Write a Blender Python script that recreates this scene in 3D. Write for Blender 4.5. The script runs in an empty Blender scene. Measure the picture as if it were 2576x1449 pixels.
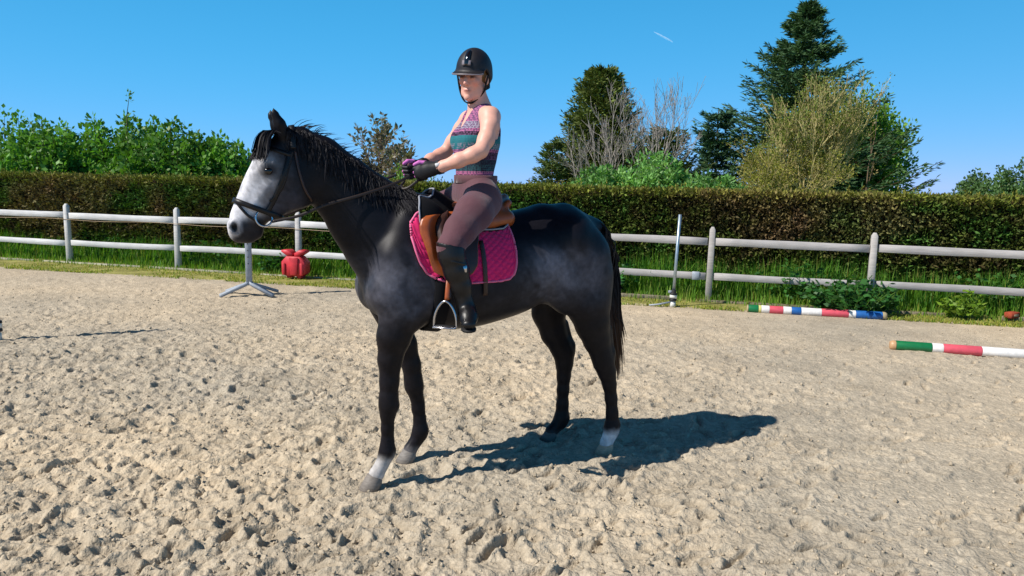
import bpy, math, random
import numpy as np
from mathutils import Matrix, Vector

rng = np.random.default_rng(7)
random.seed(7)
sc = bpy.context.scene
COL = sc.collection

# ------------------------------------------------------------------ camera
cam_d = bpy.data.cameras.new('camera')
cam = bpy.data.objects.new('camera', cam_d)
COL.objects.link(cam)
cam_d.sensor_width = 36.0
cam_d.lens = 1860 / 2576 * 36
cam_d.clip_start = 0.05
cam_d.clip_end = 20000
PITCH = math.atan(275 / 1860)
ROLL = 0.0215
cam.matrix_world = (Matrix.Translation((0, 0, 1.66)) @ Matrix.Rotation(math.pi / 2 - PITCH, 4, 'X')
                    @ Matrix.Rotation(ROLL, 4, 'Z'))
sc.camera = cam

# ------------------------------------------------------------------ light
SUN_EL = math.radians(45.5)
SUN_VEC = Vector((-math.cos(math.radians(24.3)) * math.cos(SUN_EL),
                  -math.sin(math.radians(24.3)) * math.cos(SUN_EL), math.sin(SUN_EL)))
EXPO = 0.5
SKY_STR = 0.12
_k = SKY_STR * 2 ** EXPO
SKY_MUL = tuple(v / _k for v in (.0495, .0085, .0005))
SKY_ADD = tuple(v / _k for v in (-.006, .548, 1.09))
SKY_POW = (1.0, 1.5, 1.25)
world = bpy.data.worlds.new('World')
sc.world = world
world.use_nodes = True
wn = world.node_tree
for n in list(wn.nodes):
    wn.nodes.remove(n)
sky = wn.nodes.new('ShaderNodeTexSky')
sky.sky_type = 'NISHITA'
sky.sun_disc = False
sky.sun_elevation = SUN_EL
sky.sun_rotation = math.atan2(SUN_VEC.x, SUN_VEC.y)
sky.altitude = 0
sky.air_density = 0.6
sky.dust_density = 0.0
sky.ozone_density = 3.0
# clear spring sky: the Nishita sky, tinted, over a blue that deepens smoothly from the horizon to the zenith
W = wn.nodes.new
tcw = W('ShaderNodeTexCoord'); sep = W('ShaderNodeSeparateXYZ')
wn.links.new(tcw.outputs['Generated'], sep.inputs[0])
one = W('ShaderNodeMath'); one.operation = 'SUBTRACT'; one.inputs[0].default_value = 1.0; one.use_clamp = True
wn.links.new(sep.outputs['Z'], one.inputs[1])
comb = W('ShaderNodeCombineXYZ')
for ch, add, pwr in zip('XYZ', SKY_ADD, SKY_POW):
    pw = W('ShaderNodeMath'); pw.operation = 'POWER'; pw.inputs[1].default_value = pwr
    wn.links.new(one.outputs[0], pw.inputs[0])
    sc_ = W('ShaderNodeMath'); sc_.operation = 'MULTIPLY'; sc_.inputs[1].default_value = add
    wn.links.new(pw.outputs[0], sc_.inputs[0]); wn.links.new(sc_.outputs[0], comb.inputs[ch])
blue = comb
mul = W('ShaderNodeVectorMath'); mul.operation = 'MULTIPLY_ADD'; mul.inputs[1].default_value = SKY_MUL
wn.links.new(sky.outputs[0], mul.inputs[0]); wn.links.new(blue.outputs[0], mul.inputs[2])
bg = W('ShaderNodeBackground')
bg.inputs['Strength'].default_value = SKY_STR
wo = W('ShaderNodeOutputWorld')
wn.links.new(mul.outputs[0], bg.inputs['Color'])
wn.links.new(bg.outputs[0], wo.inputs['Surface'])
sun_d = bpy.data.lights.new('sun', 'SUN')
sun_d.energy = 4.2
sun_d.angle = math.radians(0.53)
sun_d.color = (1.0, 0.95, 0.88)
sun = bpy.data.objects.new('sun', sun_d)
COL.objects.link(sun)
sun.location = (-20, -7, 20)
sun.rotation_euler = SUN_VEC.to_track_quat('Z', 'Y').to_euler()
sc.view_settings.view_transform = 'Standard'
sc.view_settings.look = 'None'
sc.view_settings.exposure = EXPO
sc.view_settings.gamma = 1.0
sc.view_settings.use_curve_mapping = False
sc.render.engine = 'CYCLES'
sc.cycles.max_bounces = 6
sc.cycles.diffuse_bounces = 3
sc.cycles.glossy_bounces = 2
sc.cycles.transmission_bounces = 3
sc.cycles.transparent_max_bounces = 4


# ------------------------------------------------------------------ helpers
def lin(r, g, b):
    f = lambda c: (c / 255 / 12.92) if c / 255 <= 0.04045 else ((c / 255 + 0.055) / 1.055) ** 2.4
    return np.array([f(r), f(g), f(b)])


def tag(o, label=None, cat=None, group=None, kind=None):
    if label: o['label'] = label
    if cat: o['category'] = cat
    if group: o['group'] = group
    if kind: o['kind'] = kind
    return o


def empty(name, loc=(0, 0, 0), rz=0.0, label=None, cat=None, group=None):
    o = bpy.data.objects.new(name, None)
    o.empty_display_size = 0.1
    COL.objects.link(o)
    o.location = loc
    o.rotation_euler = (0, 0, rz)
    return tag(o, label, cat, group)


def np_mesh(name, V, F, col=None, smooth=False):
    """V (n,3); F (m,4), (m,3) or list of those arrays; col (n,3)"""
    me = bpy.data.meshes.new(name)
    V = np.asarray(V, np.float32)
    Fs = [np.asarray(f, np.int32) for f in (F if isinstance(F, list) and isinstance(F[0], np.ndarray) else [F]) if len(f)]
    loops = np.concatenate([f.ravel() for f in Fs])
    counts = np.concatenate([np.full(len(f), f.shape[1], np.int32) for f in Fs])
    starts = np.concatenate([[0], np.cumsum(counts)[:-1]]).astype(np.int32)
    me.vertices.add(len(V)); me.vertices.foreach_set('co', V.ravel())
    me.loops.add(len(loops)); me.loops.foreach_set('vertex_index', loops)
    me.polygons.add(len(counts)); me.polygons.foreach_set('loop_start', starts)
    me.polygons.foreach_set('loop_total', counts)
    if smooth:
        me.polygons.foreach_set('use_smooth', np.ones(len(counts), bool))
    me.update(calc_edges=True)
    if col is not None:
        a = me.color_attributes.new('Col', 'FLOAT_COLOR', 'POINT')
        c = np.ones((len(V), 4), np.float32)
        c[:, :3] = np.clip(col, 0, 1)
        a.data.foreach_set('color', c.ravel())
    return me


def obj(name, me, m=None, parent=None, loc=None, **kw):
    o = bpy.data.objects.new(name, me)
    COL.objects.link(o)
    if m is not None:
        me.materials.clear(); me.materials.append(m)
    if parent is not None: o.parent = parent
    if loc is not None: o.location = loc
    return tag(o, **kw)


class MB:
    """collects quads/tris"""
    def __init__(s): s.v = []; s.f = []; s.c = []; s.n = 0
    def add(s, V, F, col=None):
        V = np.asarray(V, float)
        s.v.append(V); s.f.append([np.asarray(f, int) + s.n for f in (F if isinstance(F, list) and isinstance(F[0], np.ndarray) else [F])])
        if col is not None: s.c.append(np.broadcast_to(np.asarray(col, float), V.shape).copy())
        s.n += len(V)
    def mesh(s, name, smooth=False):
        V = np.concatenate(s.v)
        q = [f for fs in s.f for f in fs if f.shape[1] == 4]; t = [f for fs in s.f for f in fs if f.shape[1] == 3]
        F = ([np.concatenate(q)] if q else []) + ([np.concatenate(t)] if t else [])
        return np_mesh(name, V, F, np.concatenate(s.c) if s.c else None, smooth)


def tube(P, R, seg=6, cap=True):
    """tapered tube along polyline P with radii R -> V, [quads, tris]"""
    P = np.asarray(P, float); n = len(P); R = np.broadcast_to(np.asarray(R, float), (n,))
    T = np.gradient(P, axis=0); T /= np.linalg.norm(T, axis=1)[:, None] + 1e-12
    ref = np.array([0, 0, 1.0]) if abs(T[0, 2]) < 0.9 else np.array([1.0, 0, 0])
    A = np.cross(T, ref); A /= np.linalg.norm(A, axis=1)[:, None] + 1e-12
    B = np.cross(T, A)
    a = np.arange(seg) * 2 * np.pi / seg
    V = P[:, None] + R[:, None, None] * (np.cos(a)[None, :, None] * A[:, None] + np.sin(a)[None, :, None] * B[:, None])
    V = V.reshape(-1, 3)
    i = np.arange(n - 1)[:, None] * seg; j = np.arange(seg)[None]; k = (j + 1) % seg
    Q = np.stack([i + j, i + k, i + seg + k, i + seg + j], -1).reshape(-1, 4)
    F = [Q]
    if cap:
        V = np.concatenate([V, P[:1], P[-1:]]); c0, c1 = n * seg, n * seg + 1
        j = j[0]; k = k[0]
        F.append(np.concatenate([np.stack([k, j, 0 * j + c0], -1), np.stack([(n - 1) * seg + j, (n - 1) * seg + k, 0 * j + c1], -1)]))
    return V, F


def box(sx, sy, sz, bev=0.004, c=(0, 0, 0), R=None):
    """chamfered box (edges cut) centred at c"""
    bev = min(bev, sx * .45, sy * .45, sz * .45)
    x, y, z = sx / 2, sy / 2, sz / 2
    ring = lambda a, b: [(-a + bev, -b), (a - bev, -b), (a, -b + bev), (a, b - bev), (a - bev, b), (-a + bev, b), (-a, b - bev), (-a, -b + bev)]
    V = []
    for zz, d in ((-z, bev), (-z + bev, 0), (z - bev, 0), (z, bev)):
        V += [(p[0], p[1], zz) for p in ring(x - d, y - d)]
    V = np.array(V)
    j = np.arange(8); k = (j + 1) % 8
    Q = np.concatenate([np.stack([r * 8 + j, r * 8 + k, r * 8 + 8 + k, r * 8 + 8 + j], -1) for r in range(3)])
    cap = lambda o: [(o, o + 1, o + 2, o + 3), (o, o + 3, o + 4, o + 7), (o + 4, o + 5, o + 6, o + 7)]
    Q = np.concatenate([Q, np.array(cap(24)), np.array(cap(0))[:, ::-1]])
    if R is not None: V = V @ np.asarray(R).T
    return V + np.asarray(c), Q


def rotz(a):
    c, s = math.cos(a), math.sin(a)
    return np.array([[c, -s, 0], [s, c, 0], [0, 0, 1.0]])


def h2(ix, iy, seed):
    n = (ix.astype(np.int64) * 374761393 + iy.astype(np.int64) * 668265263 + seed * 982451653) & 0x7fffffff
    n = ((n ^ (n >> 13)) * 1274126177) & 0x7fffffff
    n = ((n ^ (n >> 15)) * 1103515245 + 12345) & 0x7fffffff
    return ((n ^ (n >> 16)) & 0xffff) / 65535.0


def noise2(x, y, seed=0):
    ix = np.floor(x); iy = np.floor(y); fx = x - ix; fy = y - iy
    ix = ix.astype(np.int64); iy = iy.astype(np.int64)
    fx = fx * fx * fx * (fx * (fx * 6 - 15) + 10); fy = fy * fy * fy * (fy * (fy * 6 - 15) + 10)
    a = h2(ix, iy, seed); b = h2(ix + 1, iy, seed); c = h2(ix, iy + 1, seed); d = h2(ix + 1, iy + 1, seed)
    return (a + (b - a) * fx) * (1 - fy) + (c + (d - c) * fx) * fy


def fbm(x, y, oct=4, seed=0):
    s = 0; a = 0.5; t = 0
    for o in range(oct):
        s = s + a * noise2(x * 2 ** o + 17.3 * o, y * 2 ** o - 9.1 * o, seed + o); t += a; a *= 0.5
    return s / t


def smooth(a, b, x):
    t = np.clip((x - a) / (b - a), 0, 1)
    return t * t * (3 - 2 * t)


# ------------------------------------------------------------------ materials
def mat(name, col=(.5, .5, .5), rough=.6, spec=.4, attr=False, var=None, bump=None, metal=0, trans=0, sheen=0, coat=0, tcol=None, fine=None):
    """procedural Principled: attr -> colour comes from 'Col'; var=(scale, amount, detail); bump=(scale, strength, dist);
    trans -> share of translucent (leaves)"""
    m = bpy.data.materials.new(name); m.use_nodes = True
    nt = m.node_tree; N = nt.nodes; L = nt.links
    p = N['Principled BSDF']; out = N['Material Output']
    p.inputs['Roughness'].default_value = rough; p.inputs['Specular IOR Level'].default_value = spec
    p.inputs['Metallic'].default_value = metal
    p.inputs['Sheen Weight'].default_value = sheen; p.inputs['Coat Weight'].default_value = coat
    if attr:
        a = N.new('ShaderNodeVertexColor'); a.layer_name = 'Col'; src = a.outputs['Color']
    else:
        a = N.new('ShaderNodeRGB'); a.outputs[0].default_value = (*col, 1); src = a.outputs[0]
    tc = N.new('ShaderNodeTexCoord')
    for v in ([var] if var and not isinstance(var, list) else (var or [])):
        t = N.new('ShaderNodeTexNoise'); t.inputs['Scale'].default_value = v[0]; t.inputs['Detail'].default_value = v[2] if len(v) > 2 else 4
        mp = N.new('ShaderNodeMapping'); mp.inputs['Scale'].default_value = v[3] if len(v) > 3 else (1, 1, 1)
        L.new(tc.outputs['Object'], mp.inputs[0]); L.new(mp.outputs[0], t.inputs['Vector'])
        r = N.new('ShaderNodeMapRange'); r.inputs['From Min'].default_value = .3; r.inputs['From Max'].default_value = .7
        r.inputs['To Min'].default_value = 1 - v[1]; r.inputs['To Max'].default_value = 1 + v[1]
        L.new(t.outputs[0], r.inputs[0])
        mx = N.new('ShaderNodeVectorMath'); mx.operation = 'SCALE'
        L.new(src, mx.inputs[0]); L.new(r.outputs[0], mx.inputs['Scale']); src = mx.outputs[0]
    L.new(src, p.inputs['Base Color'])
    if bump:
        t = N.new('ShaderNodeTexNoise'); t.inputs['Scale'].default_value = bump[0]; t.inputs['Detail'].default_value = 5
        if len(bump) > 3:
            mp = N.new('ShaderNodeMapping'); mp.inputs['Scale'].default_value = bump[3]
            L.new(tc.outputs['Object'], mp.inputs[0]); L.new(mp.outputs[0], t.inputs['Vector'])
        else: L.new(tc.outputs['Object'], t.inputs['Vector'])
        b = N.new('ShaderNodeBump'); b.inputs['Strength'].default_value = bump[1]; b.inputs['Distance'].default_value = bump[2]
        L.new(t.outputs[0], b.inputs['Height']); L.new(b.outputs[0], p.inputs['Normal'])
    if trans:
        tr = N.new('ShaderNodeBsdfTranslucent'); mix = N.new('ShaderNodeMixShader'); mix.inputs[0].default_value = trans
        g = N.new('ShaderNodeVectorMath'); g.operation = 'MULTIPLY'; g.inputs[1].default_value = (1.35, 1.5, .55)
        L.new(src, g.inputs[0]); L.new(g.outputs[0], tr.inputs[0])
        L.new(p.outputs[0], mix.inputs[1]); L.new(tr.outputs[0], mix.inputs[2]); L.new(mix.outputs[0], out.inputs['Surface'])
    return m


MAT = {
    'sand': mat('sand', attr=True, rough=.95, spec=.1, var=[(2.5, .06, 6), (60, .14, 6), (400, .24, 3)], bump=(55, .85, .018)),
    'earth': mat('earth', lin(138, 134, 78), .95, .1, var=[(3, .35, 6), (40, .3, 4)], bump=(30, .6, .02)),
    'field': mat('field', lin(70, 95, 35), .95, .1, var=(.6, .3, 6)),
    'wood': mat('weathered_wood', attr=True, rough=.8, spec=.2, var=[(14, .16, 6, (.35, 8, 8)), (3, .10, 3)], bump=(22, .5, .004, (.3, 9, 9))),
    'board': mat('old_board', attr=True, rough=.9, spec=.1, var=[(9, .3, 6), (40, .2, 4)], bump=(18, .6, .01)),
    'leaf': mat('leaf', attr=True, rough=.5, spec=.35, trans=.3),
    'needle': mat('needle', attr=True, rough=.65, spec=.15, trans=.12),
    'grass': mat('grass_blade', attr=True, rough=.55, spec=.25, trans=.35),
    'bark': mat('bark', attr=True, rough=.9, spec=.1, var=(9, .25, 5)),
    'galv': mat('galvanised_steel', lin(165, 180, 190), .42, .5, metal=.75, var=[(16, .18, 5)], bump=(60, .1, .002)),
    'grey_paint': mat('grey_painted_metal', lin(150, 158, 168), .5, .5, var=[(12, .15, 5)]),
    'pole': mat('pole_paint', attr=True, rough=.45, spec=.5, var=[(18, .12, 5)], bump=(40, .25, .003)),
    'red_plastic': mat('faded_red_plastic', lin(190, 48, 58), .5, .4, var=[(9, .18, 4)]),
    'black_rubber': mat('black_rubber', lin(28, 28, 30), .6, .4, var=[(20, .2, 3)]),
    'white_plastic': mat('white_plastic', lin(215, 214, 205), .5, .4, var=[(25, .12, 3)]),
    'brick': mat('red_brick', lin(150, 70, 50), .9, .1, var=[(30, .25, 4)], bump=(60, .5, .004)),
    'rope': mat('pale_rope', lin(170, 150, 125), .9, .1),
}


# ------------------------------------------------------------------ foliage helpers
def unit(v):
    return v / (np.linalg.norm(v, axis=-1, keepdims=True) + 1e-12)


def leaves(P, D, length, width, col, r, fold=.25, jit=.0):
    """rhombic folded leaves: P base points, D directions, col (n,3)"""
    n = len(P)
    D = unit(D)
    X = unit(np.cross(D, r.normal(size=(n, 3))))
    Nn = np.cross(X, D)
    l = (np.asarray(length) * r.uniform(.65, 1.3, n))[:, None]; w = (np.asarray(width) * r.uniform(.7, 1.3, n))[:, None] / 2
    mid = P + D * l * .45 + Nn * l * fold * .25
    V = np.stack([P, mid + X * w, P + D * l, mid - X * w], 1)
    V[:, 1] -= Nn * w * fold; V[:, 3] -= Nn * w * fold
    b = np.arange(n)[:, None] * 4
    F = np.concatenate([b + [0, 1, 2], b + [0, 2, 3]], 0)
    return V.reshape(-1, 3), F, np.repeat(col, 4, axis=0)


def colvar(n, base, r, v=.25, hue=.08):
    c = np.asarray(base)[None] * (1 + r.uniform(-v, v, (n, 1))) * (1 + r.uniform(-hue, hue, (n, 3)))
    return c


def grow(r, p, d, L, rad, depth, kids=3, spread=.6, up=.15, shrink=.7, segs=None, tips=None, wob=.12, nseg=3, minr=.003, along=.35):
    """recursive limb: adds (polyline, radii) to segs, end points to tips"""
    if segs is None: segs = []; tips = []
    P = [np.array(p, float)]; d = unit(np.array(d, float)); R = [rad]
    for i in range(nseg):
        d = unit(d + r.normal(0, wob, 3) + np.array([0, 0, up * .35]))
        P.append(P[-1] + d * L / nseg); R.append(max(minr, rad * (1 - .5 * (i + 1) / nseg)))
    segs.append((np.array(P), np.array(R), depth))
    if depth == 0:
        tips.append((P[-1], d)); tips.append((P[-2], d)); return segs, tips
    for k in range(kids):
        t = r.uniform(along, 1.0) if k else 1.0
        i = min(int(t * nseg), nseg - 1); f = t * nseg - i
        q = P[i] * (1 - f) + P[i + 1] * f
        nd = unit(d + unit(r.normal(size=3)) * spread * r.uniform(.6, 1.3) + np.array([0, 0, up]))
        grow(r, q, nd, L * shrink * r.uniform(.75, 1.2), max(minr, R[-1] * .8), depth - 1, kids, spread, up, shrink, segs, tips, wob, nseg, minr, along)
    return segs, tips


def limbs_mesh(name, segs, col, r, seg=5, cap=False):
    mb = MB()
    for P, R, dep in segs:
        V, F = tube(P, R, 3 if dep == 0 else seg, cap)
        mb.add(V, F, np.asarray(col) * r.uniform(.8, 1.2))
    return mb.mesh(name, True)
# ================================================================== setting
def sand_edge(x): return 12.22 - .230 * (x + 8.44)
def fence_y(x): return 13.21 - .2625 * (x + 7.96)


FA = math.atan(-.2625)
fd = np.array([math.cos(FA), math.sin(FA), 0]); fn = np.array([-fd[1], fd[0], 0])

# --- sand height field (1.1 cm raster, then sampled on a grid finer near the camera)
RX0, RX1, RY0, RY1, RS = -13.0, 13.0, 1.6, 15.0, .0115
gx = np.arange(RX0, RX1, RS); gy = np.arange(RY0, RY1, RS)
GX, GY = np.meshgrid(gx.astype(np.float64), gy)
left = smooth(3.0, -1.5, GX - .28 * (GY - 4))          # the left half is the more trodden one
wx = GX + .06 * (noise2(GX * 3, GY * 3, 41) - .5); wy = GY + .06 * (noise2(GX * 3, GY * 3, 42) - .5)
HT = .030 * (fbm(GX * .9, GY * .9, 3, 1) - .5)
clod = fbm(wx * 7, wy * 7, 3, 5)
HT += (.008 + .005 * left) * (clod - .5) * 2
pits = fbm(wx * 5.5 + .8 * wy, wy * 7.5 - .5 * wx, 3, 15)                 # torn, slightly drawn-out hollows
HT -= (.010 + .018 * left) * smooth(.585, .68, pits) * smooth(.38, .60, fbm(GX * 1.1, GY * 1.1, 2, 16))
c2 = fbm(wx * 15, wy * 15, 2, 9)
HT += (.006 + .008 * left) * (smooth(.52, .62, c2))
c3 = fbm(wx * 27, wy * 27, 2, 12)
HT += (.005 + .007 * left) * (smooth(.52, .64, c3))
HT += .0035 * (noise2(GX * 60, GY * 60, 14) - .5)
HT -= (.006 + .010 * left) * smooth(.60, .76, noise2(wx * 19 + 3, wy * 21, 17)) * smooth(.30, .5, fbm(GX * 2, GY * 2, 2, 18))
r = np.random.default_rng(11)
PRINT = np.zeros_like(HT)


def stamp(x, y, a, sx, sy, dep, rim):
    R = max(sx, sy) * 2.1
    i0, i1 = int((x - R - RX0) / RS), int((x + R - RX0) / RS); j0, j1 = int((y - R - RY0) / RS), int((y + R - RY0) / RS)
    if i0 < 0 or j0 < 0 or i1 >= HT.shape[1] or j1 >= HT.shape[0]: return
    xx = GX[j0:j1, i0:i1] - x; yy = GY[j0:j1, i0:i1] - y
    u = (xx * math.cos(a) + yy * math.sin(a)) / sx; v = (-xx * math.sin(a) + yy * math.cos(a)) / sy
    q = np.sqrt(u * u + v * v) + .22 * (noise2(xx * 22 + x * 9, yy * 22 + y * 9, 77) - .5)
    inn = smooth(1.08, .78, q)
    HT[j0:j1, i0:i1] = HT[j0:j1, i0:i1] * (1 - .75 * inn) - dep * inn * (1 - .25 * u)
    HT[j0:j1, i0:i1] += rim * np.exp(-((q - 1.25) / .26) ** 2) * (1 + .7 * u)
    PRINT[j0:j1, i0:i1] = np.maximum(PRINT[j0:j1, i0:i1], inn)


for k in range(900):
    y = 2.6 + 10.6 * r.random() ** 1.3; x = r.uniform(-1, 1) * (y * .85 + 1)
    lf = float(smooth(3.0, -1.5, np.array(x - .28 * (y - 4))))
    if r.random() > .30 + .70 * lf or y > sand_edge(x) - .3: continue
    s = r.uniform(.75, 1.1)
    stamp(x, y, r.uniform(0, 6.28), .064 * s, .056 * s, r.uniform(.008, .024) * (.6 + .4 * lf), r.uniform(.006, .018))
for k in range(1100):                                    # scuffed drag marks
    y = 2.6 + 8 * r.random() ** 1.2; x = r.uniform(-1, .7) * (y * .85 + 1)
    stamp(x, y, r.normal(.35, .5), r.uniform(.05, .13), r.uniform(.014, .028), r.uniform(.010, .034), r.uniform(.004, .013))
for k in range(60):                                     # smooth packed patches
    y = 2.7 + 4 * r.random(); x = r.uniform(-1, 1) * (y * .8)
    stamp(x, y, r.uniform(0, 6.28), r.uniform(.05, .09), r.uniform(.04, .06), .006, .004)
far = smooth(5.8, 9.5, GY)
HT *= .88 * (1 - .55 * far)
HT -= HT.mean()
# flatten gently under the hooves so that they stand in the sand
for hx, hy in ((-.73, 3.80), (-.60, 4.18), (.60, 4.37), (.29, 4.60)):
    d = np.hypot(GX - hx, GY - hy); k = smooth(.17, .06, d)
    HT = HT * (1 - k) + (-.004) * k + .014 * np.exp(-((d - .15) / .04) ** 2)

NY, NX = 660, 870
ty = np.linspace(0, 1, NY)
Yg = 2.1 * (13.6 / 2.1) ** ty
sx_ = np.linspace(-1, 1, NX)
X2 = sx_[None] * (.82 * Yg[:, None] + 1.0); Y2 = np.repeat(Yg[:, None], NX, 1)
fx = np.clip((X2 - RX0) / RS, 0, HT.shape[1] - 2); fy = np.clip((Y2 - RY0) / RS, 0, HT.shape[0] - 2)
ix = fx.astype(int); iy = fy.astype(int); fx = fx - ix; fy = fy - iy
bil = lambda A: (A[iy, ix] * (1 - fx) + A[iy, ix + 1] * fx) * (1 - fy) + (A[iy + 1, ix] * (1 - fx) + A[iy + 1, ix + 1] * fx) * fy
Z2 = bil(HT); PR = bil(PRINT)
ed = smooth(0, .5, sand_edge(X2) - Y2)
Z2 = Z2 * (.25 + .75 * ed) + .0
base = lin(192, 177, 154)
n1 = fbm(X2 * .5, Y2 * .7, 4, 21); n2 = fbm(X2 * 3, Y2 * 3, 3, 25); n3 = noise2(X2 * 45, Y2 * 45, 29)
tone = .86 + .30 * (n1 - .5) + .26 * (n2 - .5) + .22 * (n3 - .5)
warm = (n1 - .5)[..., None] * np.array([.10, .0, -.14])
colr = base[None, None] * tone[..., None] * (1 + warm)
colr = colr * (1 - .10 * PR[..., None])
V = np.stack([X2, Y2, Z2], -1).reshape(-1, 3)
ii = (np.arange(NY - 1)[:, None] * NX + np.arange(NX - 1)[None]).ravel()
F = np.stack([ii, ii + 1, ii + NX + 1, ii + NX], -1)
keep = (sand_edge(X2) + .25 > Y2)[:-1, :-1].ravel()
sand = obj('arena_sand', np_mesh('arena_sand', V, F[keep], colr.reshape(-1, 3), True), MAT['sand'], kind='structure')
# plain sand around the trodden area, a little lower
e0, e1 = -45.0, 45.0
V = [(e0, -40, -.045), (e1, -40, -.045), (e1, sand_edge(e1) + .1, -.045), (e0, sand_edge(e0) + .1, -.045)]
obj('arena_base', np_mesh('arena_base', V, [(0, 1, 2, 3)], np.tile(base * .85, (4, 1))), MAT['sand'], kind='structure')
V = [(xx, yy, zz) for yy, zz in ((-600, -.12), (42, -.12), (60, -.25), (90, -.9), (400, -8), (1800, -38)) for xx in (-1200, 1200)]      # meadow, falling gently away beyond the trees
obj('meadow_ground', np_mesh('meadow_ground', V, [(i, i + 1, i + 3, i + 2) for i in range(0, 10, 2)]), MAT['field'], kind='structure')
# loose clods lying on the sand
r = np.random.default_rng(5)
mb = MB()
oc = np.array([(1, 0, 0), (-1, 0, 0), (0, 1, 0), (0, -1, 0), (0, 0, 1), (0, 0, -1)], float)
of = np.array([(0, 2, 4), (2, 1, 4), (1, 3, 4), (3, 0, 4), (2, 0, 5), (1, 2, 5), (3, 1, 5), (0, 3, 5)])
for k in range(7500):
    y = 2.7 + 7.5 * r.random() ** 1.6; x = r.uniform(-1, 1) * (y * .8 + .3)
    lf = float(smooth(3.0, -1.5, np.array(x - .28 * (y - 4))))
    if r.random() > .35 + .65 * lf: continue
    i = int((x - RX0) / RS); j = int((y - RY0) / RS)
    if y > sand_edge(x) - .2 or not (0 < i < HT.shape[1] and 0 < j < HT.shape[0]): continue
    s = r.uniform(.004, .012) * (1.6 if r.random() < .07 else 1)
    V = oc * s * r.uniform(.7, 1.3, (6, 3)) @ rotz(r.uniform(0, 6.28)).T
    mb.add(V + [x, y, HT[j, i] + s * .35], of, base * r.uniform(.72, 1.0))
obj('sand_clods', mb.mesh('sand_clods', True), MAT['sand'], kind='stuff', label='small loose sand clods scattered over the riding arena')

# --- verge: earth bank between sand and hedge
xs = np.linspace(-26, 24, 260)
rows = []
for o_, z in ((0.0, -.03), (.12, .0), (.3, .004), (.6, .006), (1.6, .01), (3.2, .01), (14, .0)):
    w = .05 * (noise2(xs * 2.3, xs * 0 + o_ * 7, 3) - .5) * 2 * (o_ < .2)
    rows.append(np.stack([xs, sand_edge(xs) + o_ + w + .07 * np.sin(xs * 1.1) * (o_ == 0), z + .012 * noise2(xs * 4, xs * 0 + o_ * 5, 8)], -1))
V = np.concatenate(rows); n = len(xs)
ii = (np.arange(6)[:, None] * n + np.arange(n - 1)[None]).ravel()
obj('verge', np_mesh('verge', V, np.stack([ii, ii + 1, ii + n + 1, ii + n], -1), None, True), MAT['earth'], kind='structure')


# --- grass along the fence
def blades(r, P, h, w, col, lean=.35):
    n = len(P); a = r.uniform(0, 6.28, n)
    X = np.stack([np.cos(a), np.sin(a), 0 * a], -1); Dv = np.stack([np.cos(a + 1.57), np.sin(a + 1.57), 0 * a], -1)
    h = (np.asarray(h) * r.uniform(.5, 1.25, n))[:, None]; w = (w * r.uniform(.6, 1.4, n))[:, None] / 2
    ln = (lean * np.abs(r.normal(0, 1, n)))[:, None]
    up = np.array([0, 0, 1.0])
    m = P + up * h * .55 + Dv * h * ln * .35; t = P + up * h * (1 - .35 * np.minimum(ln, 1)) + Dv * h * ln
    V = np.stack([P - X * w, P + X * w, m + X * w * .8, m - X * w * .8, t], 1).reshape(-1, 3)
    b = np.arange(n)[:, None] * 5
    c = np.repeat(col, 5, 0)
    return V, [np.concatenate([b + [0, 1, 2, 3]]), b + [3, 2, 4]], c


r = np.random.default_rng(3)
mb = MB()
gcol = [lin(86, 138, 40), lin(116, 156, 52), lin(64, 116, 44), lin(156, 160, 76)]
N = 60000
x = r.uniform(-14.5, 13.0, N)
t = r.random(N)
y = fence_y(x) - .32 + 1.5 * t
back = smooth(.1, .45, t)
patch = fbm(x * .9, y * .9, 3, 60)
h = (.10 + .30 * back) * (.55 + .95 * patch) * np.where(x > 0, 1.18, 1.0)
sel = r.random(N) < (.35 + .65 * back)
P = np.stack([x, y, np.full(N, .0)], -1)[sel]
ci = r.choice(4, len(P), p=[.42, .28, .25, .05])
yl = (1 - back[sel])[:, None]
c = np.array(gcol)[ci] * r.uniform(.7, 1.25, (len(P), 1))
c = c * (1 - .55 * yl) + .55 * yl * np.array(gcol)[np.where(r.random(len(P)) < .35, 3, 1)] * r.uniform(.6, 1.1, (len(P), 1))
V, F, c = blades(r, P, h[sel], .011, c)
mb.add(V, F, c)
# thin low growth between boards and sand
N = 20000
x = r.uniform(-11.5, 9.5, N)
dd = r.random(N) ** 1.4
y = sand_edge(x) - .03 + dd * np.maximum(.15, fence_y(x) - .2 - sand_edge(x))
sel = fbm(x * 2.2, y * 3, 3, 71) + r.uniform(-.1, .1, N) > .40
P = np.stack([x, y, np.full(N, -.005)], -1)[sel]
c = np.where((r.random(len(P)) < .55)[:, None], lin(168, 166, 78), lin(126, 150, 56)) * r.uniform(.6, 1.15, (len(P), 1))
V, F, c = blades(r, P, .05, .012, c, .6)
mb.add(V, F, c)
obj('grass', mb.mesh('grass'), MAT['grass'], kind='stuff', label='strip of tall green grass growing under the white fence')

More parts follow.
